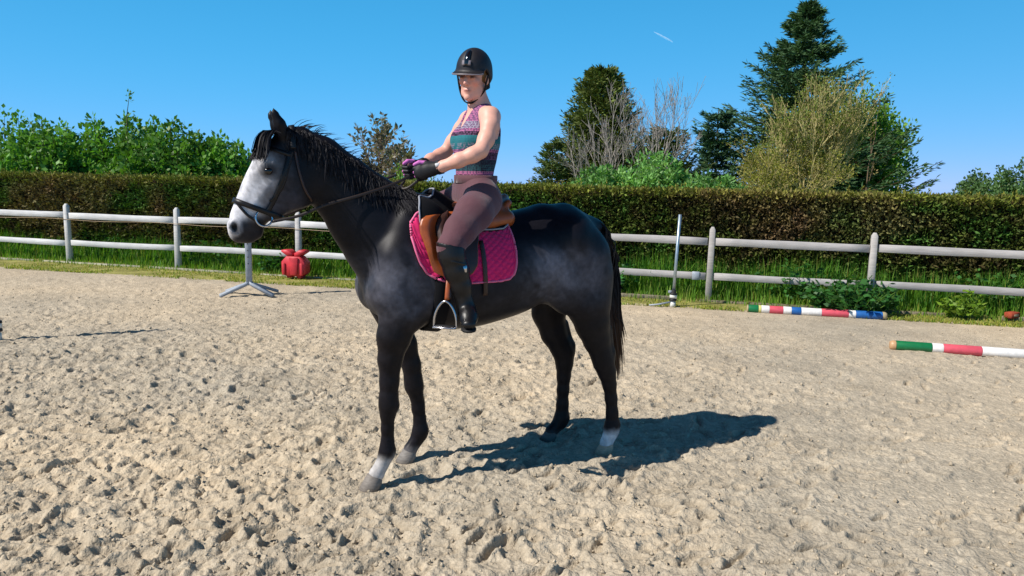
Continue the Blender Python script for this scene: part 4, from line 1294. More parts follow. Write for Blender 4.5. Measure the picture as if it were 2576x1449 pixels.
for k in range(90):                                      # loose hairs standing off the crest
    i = int(r.integers(60, 199)); root = crest[i]
    L = r.uniform(.05, .12); a = r.uniform(.2, 1.0)
    d = np.array([-math.cos(a) * .5 + .15, r.normal(0, .3), math.sin(a)])
    P = [root + d * L * t + np.array([-.06, .0, -.03]) * t * t for t in np.linspace(0, 1, 5)]
    paths.append(P); ws.append(.004); cs.append(lin(22, 20, 26))
strands('mane', paths, ws, cs, horse, M2['hair'])
paths, ws, cs = [], [], []
for k in range(420):                                     # forelock, falls over the brow
    root = np.array([1.185 + r.normal(0, .012), r.normal(0, .026), 1.862])
    L = r.uniform(.03, .09); sy = r.normal(0, .05) + root[1] * 1.2
    q_ = r.random() * .02
    P = [root, root + np.array([.030, sy * .25, .006]), root + np.array([.052 + q_ * .5, sy * .6, -.022]), root + np.array([.064 + q_ * .6, sy * .9, -.060]), root + np.array([.072 + q_ * .7, sy * 1.1, -.085 - L * .30]), root + np.array([.080 + q_ * .7 + .03 * L, sy * 1.25, -.10 - L * .60])]
    P = np.array(P); v_ = hf.sample(P); pj = hf.project(P, .008 + .012 * r.random()); P = np.where((v_ < .010)[:, None], pj, P)
    paths.append(catmull(P, 10)); ws.append(r.uniform(.004, .008)); cs.append(lin(17, 16, 21) * r.uniform(.5, 1.8))
strands('forelock', paths, ws, cs, horse, M2['hair'])
paths, ws, cs = [], [], []
for k in range(900):
    t0 = r.random()
    root = np.array([-.650, 0, 1.415]) * (1 - t0) + np.array([-.745, 0, 1.22]) * t0 + np.array([r.normal(0, .014) - .012, r.normal(0, .030), 0])
    zend = r.uniform(.40, .72) if r.random() < .8 else r.uniform(.70, 1.0)
    sp = float(np.clip(r.normal(0, .032), -.06, .06)); sx = float(np.clip(r.normal(0, .026), -.045, .045))
    ex = -.795 + sx * 1.3 - .03 * smooth(1.0, .5, np.array(zend))
    P = [root, root + np.array([-.030 + sx * .3, sp * .4, -.05]), np.array([-.768 + sx * 1.1, sp, 1.06 + r.normal(0, .03)]), np.array([-.786 + sx * 1.2, sp * 1.1, .85]), np.array([ex, sp * 1.3 + r.normal(0, .01), zend])]
    P = [p for p in P if p[2] > zend - .001]
    if len(P) < 3: continue
    Q = catmull(P, 12); z = Q[:, 2]
    f = smooth(.98, .55, z)[:, None] * r.uniform(.4, 1.0)
    paths.append(Q); ws.append(r.uniform(.012, .022)); cs.append(lin(20, 18, 22) * (1 - f) + lin(112, 80, 56) * f)
strands('tail', paths, ws, cs, horse, M2['hair'])
# ================================================================== tack
MT = {
    'brown_leather': mat('brown_saddle_leather', lin(150, 74, 32), .34, .5, var=[(14, .22, 4)], bump=(90, .15, .002)),
    'dark_leather': mat('dark_brown_leather', lin(52, 28, 20), .42, .5, var=[(16, .2, 4)], bump=(90, .15, .002)),
    'black_leather': mat('black_leather', lin(20, 19, 21), .38, .5, var=[(20, .2, 3)], bump=(120, .12, .001)),
    'pink_pad': mat('pink_quilted_cotton', lin(226, 34, 106), .75, .2, var=[(9, .10, 4)], bump=(420, .25, .001), sheen=.3),
    'pink_binding': mat('pale_pink_binding', lin(228, 110, 150), .6, .3),
    'black_felt': mat('black_felt', lin(16, 16, 20), .9, .2, bump=(200, .3, .002)),
    'piping': mat('pale_grey_piping', lin(150, 153, 162), .55, .3),
    'steel': mat('polished_steel', lin(190, 190, 195), .22, .5, metal=1.0),
    'bridle': mat('bridle_leather', lin(17, 16, 19), .45, .35, var=[(20, .2, 3)]),
    'rein': mat('rein_leather', lin(40, 30, 27), .5, .4),
}


def sheet(O, D, off, th, sy=1):
    """closed padded sheet: O (n,m,3) inside points, D directions, cast on the horse, offset off.. off+th (arrays ok)"""
    n, m = O.shape[:2]
    P = hf.cast(O.reshape(-1, 3), D.reshape(-1, 3), .5, 170)
    N = hf.grad(P)
    P = P.reshape(n, m, 3); N = N.reshape(n, m, 3)
    for _ in range(2):
        N[1:-1] = (N[:-2] + 2 * N[1:-1] + N[2:]) / 4; N[:, 1:-1] = (N[:, :-2] + 2 * N[:, 1:-1] + N[:, 2:]) / 4
    N = unit(N)
    off = np.broadcast_to(np.asarray(off, float), (n, m))[..., None]; th = np.broadcast_to(np.asarray(th, float), (n, m))[..., None]
    A = P + N * (off + th); B = P + N * off
    V = np.concatenate([A.reshape(-1, 3), B.reshape(-1, 3)])
    i = (np.arange(n - 1)[:, None] * m + np.arange(m - 1)[None]).ravel(); k = n * m
    Q = [np.stack([i, i + 1, i + m + 1, i + m], -1), np.stack([i + k, i + m + k, i + m + 1 + k, i + 1 + k], -1)]
    def rim(e): e = np.asarray(e); return np.stack([e[:-1], e[:-1] + k, e[1:] + k, e[1:]], -1)
    Q += [rim(np.arange(m)), rim((n - 1) * m + np.arange(m))[:, ::-1], rim(np.arange(n) * m)[:, ::-1], rim(np.arange(n) * m + m - 1)]
    Q = np.concatenate(Q)
    if sy < 0: Q = Q[:, ::-1]
    return V, Q, A, N


def wrap_dirs(us, zb, m, zc=1.12, front=None):
    """directions from the trunk axis, from +side bottom over the spine to -side bottom; zb(u) lower edge"""
    ph = np.linspace(0, 1.75, 90)
    O = np.zeros((len(us), m, 3)); D = np.zeros((len(us), m, 3))
    for a, u in enumerate(us):
        o = np.tile([u, 0, zc], (90, 1)); d = np.stack([0 * ph, np.sin(ph), np.cos(ph)], -1)
        p = hf.cast(o, d, .6, 150)
        j = np.where(p[:, 2] <= zb[a])[0]
        pm = ph[j[0]] if len(j) else ph[-1]
        if len(j) and j[0] > 0:
            z0, z1 = p[j[0] - 1, 2], p[j[0], 2]
            pm = ph[j[0] - 1] + (ph[1] - ph[0]) * (z0 - zb[a]) / max(z0 - z1, 1e-6)
        # even arc length spacing
        w = ph <= pm + 1e-9
        s = np.concatenate([[0], np.cumsum(np.linalg.norm(np.diff(p, axis=0), axis=1))])
        sm = np.interp(pm, ph, s)
        t = np.linspace(-1, 1, m)
        pp = np.interp(np.abs(t) * sm, s, ph) * np.sign(t)
        uu_ = u + 0 * t
        if front is not None:
            k_ = (u - us[0]) / (us[-1] - us[0]); uu_ = u - (us[-1] - np.interp(np.abs(t), front[0], front[1])) * k_ ** 2
        O[a, :, 0] = uu_; O[a, :, 2] = zc; D[a] = np.stack([0 * pp, np.sin(pp), np.cos(pp)], -1)
    return O, D


# --- pink saddle pad
pad = empty('saddle_pad', H_LOC, H_ROT, 'bright pink quilted saddle pad with pale edging under the saddle of the horse', 'saddle pad')
us = np.linspace(-.012, .562, 92)
zb = np.interp(us, [-.012, -.004, .012, .04, .09, .28, .385, .442, .487, .523, .547, .562], [1.27, 1.19, 1.150, 1.127, 1.118, 1.112, 1.122, 1.140, 1.166, 1.213, 1.27, 1.345])
O, D = wrap_dirs(us, zb, 201, front=([0, .3, .5, .6, .68, .78, 1], [.36, .37, .40, .455, .525, .558, .562]))
t = np.linspace(-1, 1, 201)
U2 = us[:, None] + 0 * t[None]; S2 = np.abs(t)[None] * .62 + 0 * U2
qa = (U2 + S2) / .046; qb = (U2 - S2) / .046
tri = lambda x: np.abs((x % 1.0) - .5) * 2
puff = np.minimum(np.sqrt(np.clip(1 - tri(qa) ** 2, 0, 1)), np.sqrt(np.clip(1 - tri(qb) ** 2, 0, 1)))
V, Q, A, N_ = sheet(O, D, .004, .007 + .0075 * puff)
obj('quilted_cloth', np_mesh('quilted_cloth', V, Q, None, True), MT['pink_pad'], pad)
edge = np.concatenate([A[0, 100:201], A[1:-1, 200], A[-1, 200:99:-1]])
eN = np.concatenate([N_[0, 100:201], N_[1:-1, 200], N_[-1, 200:99:-1]])
V, F = tube(edge + eN * -.003, .0065, 6); obj('binding', np_mesh('binding', V, F, None, True), MT['pink_binding'], pad)
edge = np.concatenate([A[0, 100::-1], A[1:-1, 0], A[-1, 0:101]]); V, F = tube(edge, .0065, 6); obj('binding', np_mesh('binding', V, F, None, True), MT['pink_binding'], pad)

# --- black half pad with pale piping
hpad = empty('half_pad', H_LOC, H_ROT, 'black half pad with pale grey piping lying between saddle and pink pad', 'half pad')
us = np.linspace(-.040, .514, 76)
zb = np.interp(us, [-.040, -.030, -.005, .03, .10, .20, .31, .395, .442, .475, .498, .514], [1.46, 1.415, 1.385, 1.368, 1.362, 1.362, 1.33, 1.30, 1.285, 1.31, 1.36, 1.43])
O, D = wrap_dirs(us, zb, 141, front=([0, .25, .45, .6, .8, 1], [.375, .405, .465, .500, .514, .514]))
t = np.linspace(-1, 1, 141)[None]
V, Q, A, N_ = sheet(O, D, .014, .013 + .010 * (1 - np.abs(t) ** 6) + 0 * us[:, None])
obj('felt', np_mesh('felt', V, Q, None, True), MT['black_felt'], hpad)
for sd in (1, -1):
    j = 140 if sd > 0 else 0; mid = 70
    rng_ = (lambda a: a[mid:]) if sd > 0 else (lambda a: a[:mid + 1][::-1])
    edge = np.concatenate([rng_(A[0]), A[1:-1, j], rng_(A[-1])[::-1]]); eN = np.concatenate([rng_(N_[0]), N_[1:-1, j], rng_(N_[-1])[::-1]])
    V, F = tube(edge + eN * .002, .0048, 6); obj('edge_piping', np_mesh('edge_piping', V, F, None, True), MT['piping'], hpad)

# --- saddle
sad = empty('saddle', H_LOC, H_ROT, 'brown leather jumping saddle with dangling stirrup on the back of the horse', 'saddle')
sf = Field((-.10, -.30, 1.30), (.52, .30, 1.68), .008)
sf.chain([(-.020, 0, 1.505, .030, .125), (.04, 0, 1.492, .032, .150), (.14, 0, 1.478, .030, .135), (.25, 0, 1.490, .032, .105), (.34, 0, 1.512, .034, .080), (.385, 0, 1.524, .026, .058)], k=.03)
sf.chain([(-.040, -.105, 1.525, .020, .02), (-.058, 0, 1.545, .022, .03), (-.040, .105, 1.525, .020, .02)], k=.03, lat=(0, 1, 0))
for s in (-1, 1):
    sf.chain([(-.015, .135 * s, 1.440, .048, .055), (.10, .150 * s, 1.425, .048, .055), (.25, .150 * s, 1.43, .048, .05), (.32, .130 * s, 1.445, .035, .035)], k=.03)
Vs, Qs = sf.mesh(2)
obj('seat', np_mesh('seat', Vs, Qs, None, True), MT['brown_leather'], sad)
zz = np.linspace(1.146, 1.452, 46)
uf = np.interp(zz, [1.146, 1.155, 1.173, 1.21, 1.252, 1.304, 1.36, 1.40, 1.436, 1.475], [.385, .418, .453, .472, .489, .507, .522, .522, .510, .455])
ur = np.interp(zz, [1.146, 1.160, 1.20, 1.287, 1.36, 1.475], [.300, .255, .226, .212, .18, .12])
for s in (1, -1):
    n, m = len(zz), 40
    w = np.linspace(0, 1, m)[None]
    Uu = uf[:, None] * (1 - w) + ur[:, None] * w
    O = np.stack([Uu, 0 * Uu + .02 * s, zz[:, None] + 0 * Uu], -1); D = np.zeros_like(O); D[..., 1] = s
    roll = .022 * np.exp(-((w - .10) / .085) ** 2) * smooth(1.19, 1.32, zz)[:, None]          # knee roll under the flap front
    V, Q, A, N_ = sheet(O, D, .026 + roll, .006, s)
    obj('flap', np_mesh('flap', V, Q, None, True), MT['brown_leather'], sad)
    # inner sweat flap, dark, showing behind the knee
    U3 = (uf[:, None] - .080) * (1 - w) + (ur[:, None] + .004) * w
    O3 = np.stack([U3, 0 * U3 + .02 * s, zz[:, None] + 0 * U3], -1)
    V, Q, A3, N3 = sheet(O3, D, .034 + roll + .006 * np.sin(w * 3.14), .004, s)
    obj('skirt_leather', np_mesh('skirt_leather', V, Q, None, True), MT['dark_leather'], sad)
    # girth strap end hanging behind the leg
    P = np.array([(.190, 0, z) for z in np.linspace(1.31, 1.045, 16)]) + np.stack([np.linspace(0, -.012, 16), 0 * np.arange(16), 0 * np.arange(16)], -1)
    on = hf.cast(P, np.tile([0, s, 0], (16, 1)), .5, 150); nn = hf.grad(on)
    V, Q = ribbon(on + nn * np.linspace(.034, .012, 16)[:, None], nn, .026, .0035)
    obj('girth_strap', np_mesh('girth_strap', V, Q, None, True), MT['dark_leather'], sad)
# girth round the belly
ang = np.linspace(1.45, 2 * math.pi - 1.45, 60)
O = np.tile([.405, 0, 1.12], (60, 1)); D = np.stack([0 * ang, np.sin(ang), np.cos(ang)], -1)
on = hf.cast(O, D, .6, 170); nn = hf.grad(on)
V, Q = ribbon(on + nn * .008, nn, .085, .008); obj('girth', np_mesh('girth', V, Q, None, True), MT['black_felt'], sad)
# stirrups
for s in (1, -1):
    c = np.array([.435, .405 * s, .0]) if s > 0 else np.array([.40, -.40, 0])
    top = np.array([.405, .372 * s, 1.16])
    at = c + np.array([-.008, 0, 1.040])
    P = catmull([top, top * .5 + at * .5 + np.array([.003, .006 * s, 0]), at + [0, 0, .006]], 8)
    V, Q = ribbon(P, np.tile([.35, .94 * s, 0], (8, 1)), .024, .003); obj('stirrup_leather', np_mesh('stirrup_leather', V, Q, None, True), MT['brown_leather'], sad)
    V, Q = ribbon(P + [-.014, -.010 * s, 0], np.tile([.35, .94 * s, 0], (8, 1)), .024, .003); obj('stirrup_leather', np_mesh('stirrup_leather', V, Q, None, True), MT['dark_leather'], sad)
    # iron: plane turned so that the tread is seen obliquely
    ax = unit(np.array([.80, -.60 * s, .0])); nx = np.array([-ax[1], ax[0], 0])
    pts = []
    for q in np.linspace(0, 1, 23):
        a = math.pi * q
        xx = -math.cos(a) * .060 * (1 - .25 * math.sin(a) ** 2); zz_ = .915 + .125 * math.sin(a) ** .85
        pts.append(c + ax * xx + np.array([0, 0, zz_]))
    pts = [c + ax * -.058 + np.array([0, 0, .905])] + pts + [c + ax * .058 + np.array([0, 0, .905])]
    V, F = tube(pts, .0065, 8)
    iron = obj('stirrup_iron', np_mesh('stirrup_iron', V, F, None, True), MT['steel'], sad)
    V, F = box(.125, .045, .011, .003)
    R = np.stack([ax, nx, [0, 0, 1]], 1)
    obj('tread', np_mesh('tread', V @ R.T + c + [0, 0, .905], F), MT['steel'], iron)
    V, F = box(.100, .032, .006, .002)
    obj('tread_rubber', np_mesh('tread_rubber', V @ R.T + c + [0, 0, .913], F), MAT['black_rubber'], iron)

# --- bridle
bri = empty('bridle', H_LOC, H_ROT, 'black leather bridle with padded noseband and steel loose ring bit on the white face', 'bridle')


def side_strap(pts, width, off=.005, th=.004, n=26, sd=1):
    P = catmull([(u, 0, z) for u, z in pts], n)
    on = hf.cast(P, np.tile([0, sd, 0], (n, 1)), .3, 140); nn = hf.grad(on)
    return ribbon(on + nn * off, nn * sd if sd > 0 else nn, width, th)


def ring_strap(c, axis, width, off=.005, th=.005, a0=0, a1=6.2832, n=48):
    axis = unit(np.array(axis, float)); e1 = unit(np.cross(axis, [0, 1, 0])); e2 = np.cross(axis, e1)
    a = np.linspace(a0, a1, n)
    D = np.cos(a)[:, None] * e1 + np.sin(a)[:, None] * e2
    on = hf.cast(np.tile(c, (n, 1)), D, .3, 140); nn = hf.grad(on)
    for _ in range(2): nn[1:-1] = unit(nn[:-2] + nn[1:-1] * 2 + nn[2:])
    return ribbon(on + nn * off, nn, width, th)


for s in (1, -1):
    V, Q = side_strap([(1.128, 1.775), (1.160, 1.674), (1.193, 1.580), (1.228, 1.505), (1.246, 1.472)], .026, sd=s)
    obj('cheekpiece', np_mesh('cheekpiece', V, Q, None, True), MT['bridle'], bri)
    V, Q = side_strap([(1.122, 1.770), (1.148, 1.680), (1.178, 1.590), (1.232, 1.525)], .013, .006, .003, sd=s)
    obj('noseband_hanger', np_mesh('noseband_hanger', V, Q, None, True), MT['bridle'], bri)
    V, Q = side_strap([(1.108, 1.770), (1.094, 1.675), (1.066, 1.585), (1.03, 1.530)], .012, .006, .003, sd=s)
    obj('throat_lash', np_mesh('throat_lash', V, Q, None, True), MT['dark_leather'] if s > 0 else MT['bridle'], bri)
    V, Q = side_strap([(1.385, 1.525), (1.365, 1.490), (1.335, 1.455), (1.300, 1.430), (1.275, 1.408)], .013, .006, .004, sd=s)
    obj('flash_strap', np_mesh('flash_strap', V, Q, None, True), MT['bridle'], bri)
    # bit ring
    c = np.array([1.262, .068 * s, 1.442])
    a = np.linspace(0, 2 * math.pi, 29)[:-1]
    P = np.stack([c[0] + .040 * np.cos(a), c[1] + .012 * s * np.sin(a) * 0 + .010 * s * np.cos(a + .8), c[2] + .040 * np.sin(a)], -1)
    V, F = tube(np.concatenate([P, P[:2]]), .0052, 8, False)
    ringo = obj('bit_ring', np_mesh('bit_ring', V, F, None, True), MT['steel'], bri)
    V, F = tube([c + [.035, -.004 * s, .004], c + [.05, -.015 * s, -.004], c + [.062, -.035 * s, -.012]], .007, 8)
    obj('mouthpiece', np_mesh('mouthpiece', V, F, None, True), MT['steel'], ringo)
# browband: across the forehead from ear to ear
nb = 40; aa = np.linspace(-1.62, 1.62, nb)
ctr = np.array([1.135, 0, 1.752])
fw = unit(np.array([.93, 0, .30]))
D = np.cos(aa)[:, None] * fw + np.sin(aa)[:, None] * np.array([0, 1.0, 0])
on = hf.cast(np.tile(ctr, (nb, 1)), D, .3, 140); nn = hf.grad(on)
V, Q = ribbon(on + nn * .005, nn, .020, .005); obj('browband', np_mesh('browband', V, Q, None, True), MT['bridle'], bri)
V, Q = ring_strap((1.112, 0, 1.79), unit(np.array([.10, 0, -.02]) * -1 + np.array([-.9, 0, .35])), .026, .004, .005, math.pi * -.0 + 1.45, math.pi + 1.7 - .0, 40)
aa = np.linspace(-1.45, 1.45, 40)
D = np.cos(aa)[:, None] * np.array([-.05, 0, 1.0]) + np.sin(aa)[:, None] * np.array([0, 1.0, 0])
on = hf.cast(np.tile([1.118, 0, 1.775], (40, 1)), D, .3, 140); nn = hf.grad(on)
V, Q = ribbon(on + nn * .005, nn, .028, .005); obj('headpiece', np_mesh('headpiece', V, Q, None, True), MT['bridle'], bri)
V, Q = ring_strap((1.322, 0, 1.500), (.30, 0, -.80), .026, .006, .007)
obj('noseband', np_mesh('noseband', V, Q, None, True), MT['bridle'], bri)
# reins: from the bit to the hands
hand_l = np.array([.487, .085, 1.672]); hand_r = np.array([.515, -.075, 1.668])
def rein(pts, n, w, nm='rein'):
    P = catmull(pts, n)
    v = hf.sample(P); 
    P = np.where((v < .008)[:, None], hf.project(P, .009), P)
    N = np.tile([0, 1.0, .25], (n, 1))
    V, Q = ribbon(P, N, w, .002)
    return obj(nm, np_mesh(nm, V, Q, None, True), MT['rein'], bri)


rein([(1.226, .080, 1.425), (1.10, .10, 1.455), (.976, .115, 1.508), (.80, .125, 1.560), (.63, .105, 1.615), tuple(hand_l + [.035, 0, -.008])], 60, .015)
rein([(1.226, -.080, 1.425), (1.10, -.10, 1.460), (.976, -.115, 1.525), (.80, -.115, 1.595), (.63, -.085, 1.640), tuple(hand_r + [.035, 0, .0])], 60, .015)
# bight hanging over the crest between the hands
rein([tuple(hand_r + [-.01, .0, -.03]), (.53, -.06, 1.610), (.56, .02, 1.597), (.53, .07, 1.600), tuple(hand_l + [-.01, 0, -.03])], 30, .014)
# ================================================================== rider (same local frame as the horse)
MR = {
    'skin': mat('skin', attr=True, rough=.5, spec=.4, var=[(30, .05, 3)], bump=(260, .06, .001)),
    'breeches': mat('plum_breeches', lin(90, 55, 63), .75, .25, var=[(14, .08, 4)], bump=(26, .35, .010), sheen=.25),
    'boot': mat('black_boot', lin(15, 15, 18), .40, .4, var=[(14, .2, 3)], bump=(24, .30, .008)),
    'sole': mat('boot_sole', lin(26, 25, 26), .7, .3),
    'helmet': mat('helmet_shell', lin(24, 21, 26), .55, .45, var=[(160, .35, 2)], bump=(300, .3, .0015)),
    'gloss': mat('helmet_gloss', lin(16, 16, 20), .10, .6, coat=.5),
    'trim': mat('helmet_trim', lin(120, 112, 118), .4, .5),
    'strap': mat('black_webbing', lin(14, 14, 17), .7, .3),
    'glove_black': mat('glove_black', lin(20, 20, 24), .6, .4, bump=(160, .3, .002)),
    'glove_pink': mat('glove_pink', lin(205, 112, 186), .7, .3, bump=(160, .25, .002)),
    'white_print': mat('white_print', lin(220, 220, 222), .5, .4),
    'hairmat': mat('brown_hair', lin(120, 88, 52), .5, .4),
}
# knitted looking striped top: bands by height, small repeated motif inside each band
m = bpy.data.materials.new('patterned_top'); m.use_nodes = True
nt = m.node_tree; N = nt.nodes; L = nt.links; pb = N['Principled BSDF']; pb.inputs['Roughness'].default_value = .85; pb.inputs['Specular IOR Level'].default_value = .2
tc = N.new('ShaderNodeTexCoord'); sp = N.new('ShaderNodeSeparateXYZ'); L.new(tc.outputs['Object'], sp.inputs[0])
mr = N.new('ShaderNodeMapRange'); mr.inputs['From Min'].default_value = 1.62; mr.inputs['From Max'].default_value = 2.06; L.new(sp.outputs['Z'], mr.inputs[0])
def ramp(stops):
    c = N.new('ShaderNodeValToRGB'); c.color_ramp.interpolation = 'CONSTANT'; e = c.color_ramp.elements
    e[0].position = 0; e[0].color = (*stops[0][1], 1)
    e[1].position = stops[1][0]; e[1].color = (*stops[1][1], 1)
    for p, col in stops[2:]:
        q = e.new(p); q.color = (*col, 1)
    L.new(mr.outputs[0], c.inputs[0]); return c
nv, tl, pk, mv, dk, wt = lin(34, 38, 56), lin(40, 106, 116), lin(170, 100, 138), lin(98, 68, 100), lin(40, 27, 40), lin(140, 136, 152)
ra = ramp([(0, pk), (.05, wt), (.09, pk), (.13, mv), (.17, nv), (.25, lin(44, 62, 78)), (.31, dk), (.36, mv), (.40, pk), (.44, wt), (.51, tl), (.605, mv), (.65, pk), (.69, mv), (.78, pk)])
rb = ramp([(0, mv), (.05, mv), (.09, dk), (.13, pk), (.17, lin(48, 82, 92)), (.25, nv), (.31, mv), (.36, dk), (.40, mv), (.44, tl), (.51, lin(44, 114, 122)), (.605, dk), (.65, mv), (.69, wt), (.78, mv)])
# motif: a checker of small diamonds around the body
mp = N.new('ShaderNodeMapping'); mp.inputs['Scale'].default_value = (80, 80, 90); L.new(tc.outputs['Object'], mp.inputs[0])
vo = N.new('ShaderNodeTexVoronoi'); vo.inputs['Scale'].default_value = 1.0; vo.inputs['Randomness'].default_value = .25; L.new(mp.outputs[0], vo.inputs[0])
gt = N.new('ShaderNodeMath'); gt.operation = 'GREATER_THAN'; gt.inputs[1].default_value = .46; L.new(vo.outputs['Distance'], gt.inputs[0])
mx = N.new('ShaderNodeMix'); mx.data_type = 'RGBA'; L.new(gt.outputs[0], mx.inputs[0]); L.new(ra.outputs[0], mx.inputs[6]); L.new(rb.outputs[0], mx.inputs[7])
L.new(mx.outputs[2], pb.inputs['Base Color'])
bt = N.new('ShaderNodeTexNoise'); bt.inputs['Scale'].default_value = 30; L.new(tc.outputs['Object'], bt.inputs[0])
bb = N.new('ShaderNodeBump'); bb.inputs['Strength'].default_value = .35; bb.inputs['Distance'].default_value = .008; L.new(bt.outputs[0], bb.inputs['Height']); L.new(bb.outputs[0], pb.inputs['Normal'])
MR['top'] = m

rider = empty('person', H_LOC, H_ROT, 'rider in black helmet, patterned sleeveless top and plum breeches sitting on the horse', 'person')

# head frame
HC = np.array([.140, .005, 2.205]); YAW = math.radians(46); PIT = math.radians(8); TIL = math.radians(-3)
Rh = np.array(Matrix.Rotation(YAW, 3, 'Z') @ Matrix.Rotation(PIT, 3, 'Y') @ Matrix.Rotation(TIL, 3, 'X'))
hd = lambda p: HC + Rh @ np.array(p, float)
hlat = Rh @ np.array([0, 1.0, 0])


def rider_torso(F, g=0.0, k=.03):
    """ribcage, waist and bust; g inflates"""
    F.chain([(.120, 0, 1.60, .080 + g, .125 + g), (.125, 0, 1.68, .088 + g, .125 + g), (.120, 0, 1.77, .100 + g, .142 + g), (.110, 0, 1.86, .108 + g, .156 + g), (.100, 0, 1.93, .098 + g, .150 + g), (.100, 0, 1.985, .066 + g, .120 + g)], k=k)
    for s in (-1, 1):
        F.ell((.185, .070 * s, 1.865), (.052 + g, .062 + g, .060 + g), k=.04)


def rider_arm(F, g=0.0, hand=True):
    F.chain([(.105, .110, 1.998, .042, .042), (.100, .156, 1.985, .051, .049), (.115, .192, 1.935, .048, .046), (.150, .220, 1.860, .043, .040), (.190, .246, 1.800, .037, .035), (.232, .240, 1.778, .039, .037), (.300, .210, 1.748, .037, .034), (.370, .155, 1.715, .028, .027), (.405, .128, 1.703, .025, .027)], k=.022, lat=(.6, .8, 0))
    F.chain([(.105, -.110, 1.998, .042, .042), (.105, -.156, 1.985, .050, .048), (.130, -.192, 1.935, .047, .045), (.170, -.234, 1.862, .042, .039), (.208, -.254, 1.802, .036, .034), (.250, -.238, 1.782, .038, .036), (.320, -.185, 1.755, .035, .033), (.385, -.130, 1.728, .027, .026), (.418, -.105, 1.717, .025, .026)], k=.022, lat=(.6, -.8, 0))


def rider_legs(F, g=0.0):
    F.chain([(.125, 0, 1.560, .105 + g, .150 + g), (.122, 0, 1.655, .100 + g, .138 + g)], k=.04)
    F.chain([(.082, .09, 1.550, .075 + g, .085 + g), (.12, .11, 1.555, .100 + g, .10 + g)], k=.05)
    F.chain([(.082, -.09, 1.550, .075 + g, .085 + g), (.12, -.11, 1.555, .100 + g, .10 + g)], k=.05)
    for s in (-1, 1):
        F.chain([(.130, .150 * s, 1.540, .102 + g, .082 + g), (.225, .248 * s, 1.475, .096 + g, .074 + g), (.330, .328 * s, 1.390, .078 + g, .064 + g), (.398, .372 * s, 1.310, .063 + g, .058 + g), (.395, .378 * s, 1.255, .060 + g, .056 + g),
                 (.365, .378 * s, 1.17, .058 + g, .056 + g), (.335, .378 * s, 1.08, .046 + g, .045 + g), (.318, .380 * s, 1.02, .036 + g, .036 + g)], k=.025, lat=(0, 1, .5 * s))


bf = Field((-.06, -.46, .93), (.50, .46, 2.36), .0068)
rider_torso(bf, -.004)
rider_legs(bf, -.018)
rider_arm(bf)
# shoulders, collar bones, neck
bf.chain([(.095, -.12, 1.985, .044, .044), (.085, 0, 2.012, .048, .055), (.095, .12, 1.985, .044, .044)], k=.04, lat=(1, 0, 0))
bf.chain([(.085, 0, 2.0, .062, .062), (.105, .0, 2.06, .054, .053), (.125, .005, 2.13, .054, .054)], k=.03)
# head
C2 = lambda c, R, k=.015, mode='add': bf.ell(hd(c), R, Rh, k, mode)
C2((-.012, 0, .035), (.096, .075, .092)); C2((.030, 0, -.030), (.062, .055, .084), .02)
for s in (-1, 1):
    bf.chain([(*hd((.005, .052 * s, -.050)), .019, .013), (*hd((.045, .032 * s, -.086)), .016, .012), (*hd((.074, 0, -.102)), .017, .017)], k=.02)
    C2((.064, .036 * s, -.020), (.026, .022, .022), .015)
    C2((.086, .030 * s, .026), (.016, .024, .008), .012)          # brow
    C2((.100, .031 * s, .004), (.018, .017, .012), .010, 'sub')     # socket
    C2((.0865, .031 * s, .003), (.0135, .0145, .0115), .004)        # eyeball under lids
    C2((-.008, .076 * s, -.012), (.017, .009, .030), .006)         # ear
    C2((.100, .010 * s, -.036), (.010, .008, .007), .006)          # nostril wing
bf.chain([(*hd((.090, 0, .012)), .010, .009), (*hd((.104, 0, -.012)), .010, .009), (*hd((.115, 0, -.030)), .012, .011)], k=.012, lat=hlat)
C2((.089, 0, -.063), (.012, .024, .006), .008); C2((.087, 0, -.076), (.012, .020, .007), .008); C2((.106, 0, -.0685), (.010, .022, .0018), .003, 'sub')
C2((.080, 0, -.104), (.016, .020, .016), .012)
# fists inside the gloves
bf.ell((.445, .105, 1.688), (.045, .018, .034), rotz(-.55), k=.01); bf.ell((.462, -.088, 1.702), (.045, .018, .034), rotz(.5), k=.01)
BV, BQ = bf.mesh(1)
hl = (BV - HC) @ Rh
skin = np.tile(lin(222, 166, 147), (len(BV), 1))
nn_ = nz(BV, 30, 700)[:, None]
skin *= .95 + .1 * nn_
face = (hl[:, 2] > -.13) & (hl[:, 0] > .0) & (np.abs(hl[:, 1]) < .09)
g_ = lambda c, s: np.exp(-(((hl - np.array(c)) / np.array(s)) ** 2).sum(1))[:, None]
def tint(c, s, col, a, two=True):
    global skin
    w = g_(c, s) + (g_((c[0], -c[1], c[2]), s) if two and c[1] else 0)
    w = np.clip(w * a, 0, 1) * face[:, None]
    skin = skin * (1 - w) + np.array(col) * w
tint((.075, .040, -.030), (.03, .022, .020), lin(214, 130, 118), .6)
tint((.115, 0, -.030), (.02, .014, .014), lin(214, 132, 120), .5)
tint((.100, 0, -.069), (.02, .021, .008), lin(168, 92, 90), .85)
tint((.106, 0, -.0685), (.02, .020, .0025), lin(90, 40, 42), .9)
tint((.090, .031, .006), (.02, .020, .013), lin(150, 92, 82), .6)  # eye sockets tinted darker, shading painted into the skin
tint((.093, .031, .003), (.018, .014, .0060), lin(34, 24, 22), 1.4)
tint((.096, .031, .022), (.016, .020, .0055), lin(96, 64, 42), 1.1)
tint((.108, .008, -.041), (.012, .004, .004), lin(110, 58, 52), .9)
obj('body', np_mesh('body', BV, BQ, skin, True), MR['skin'], rider)
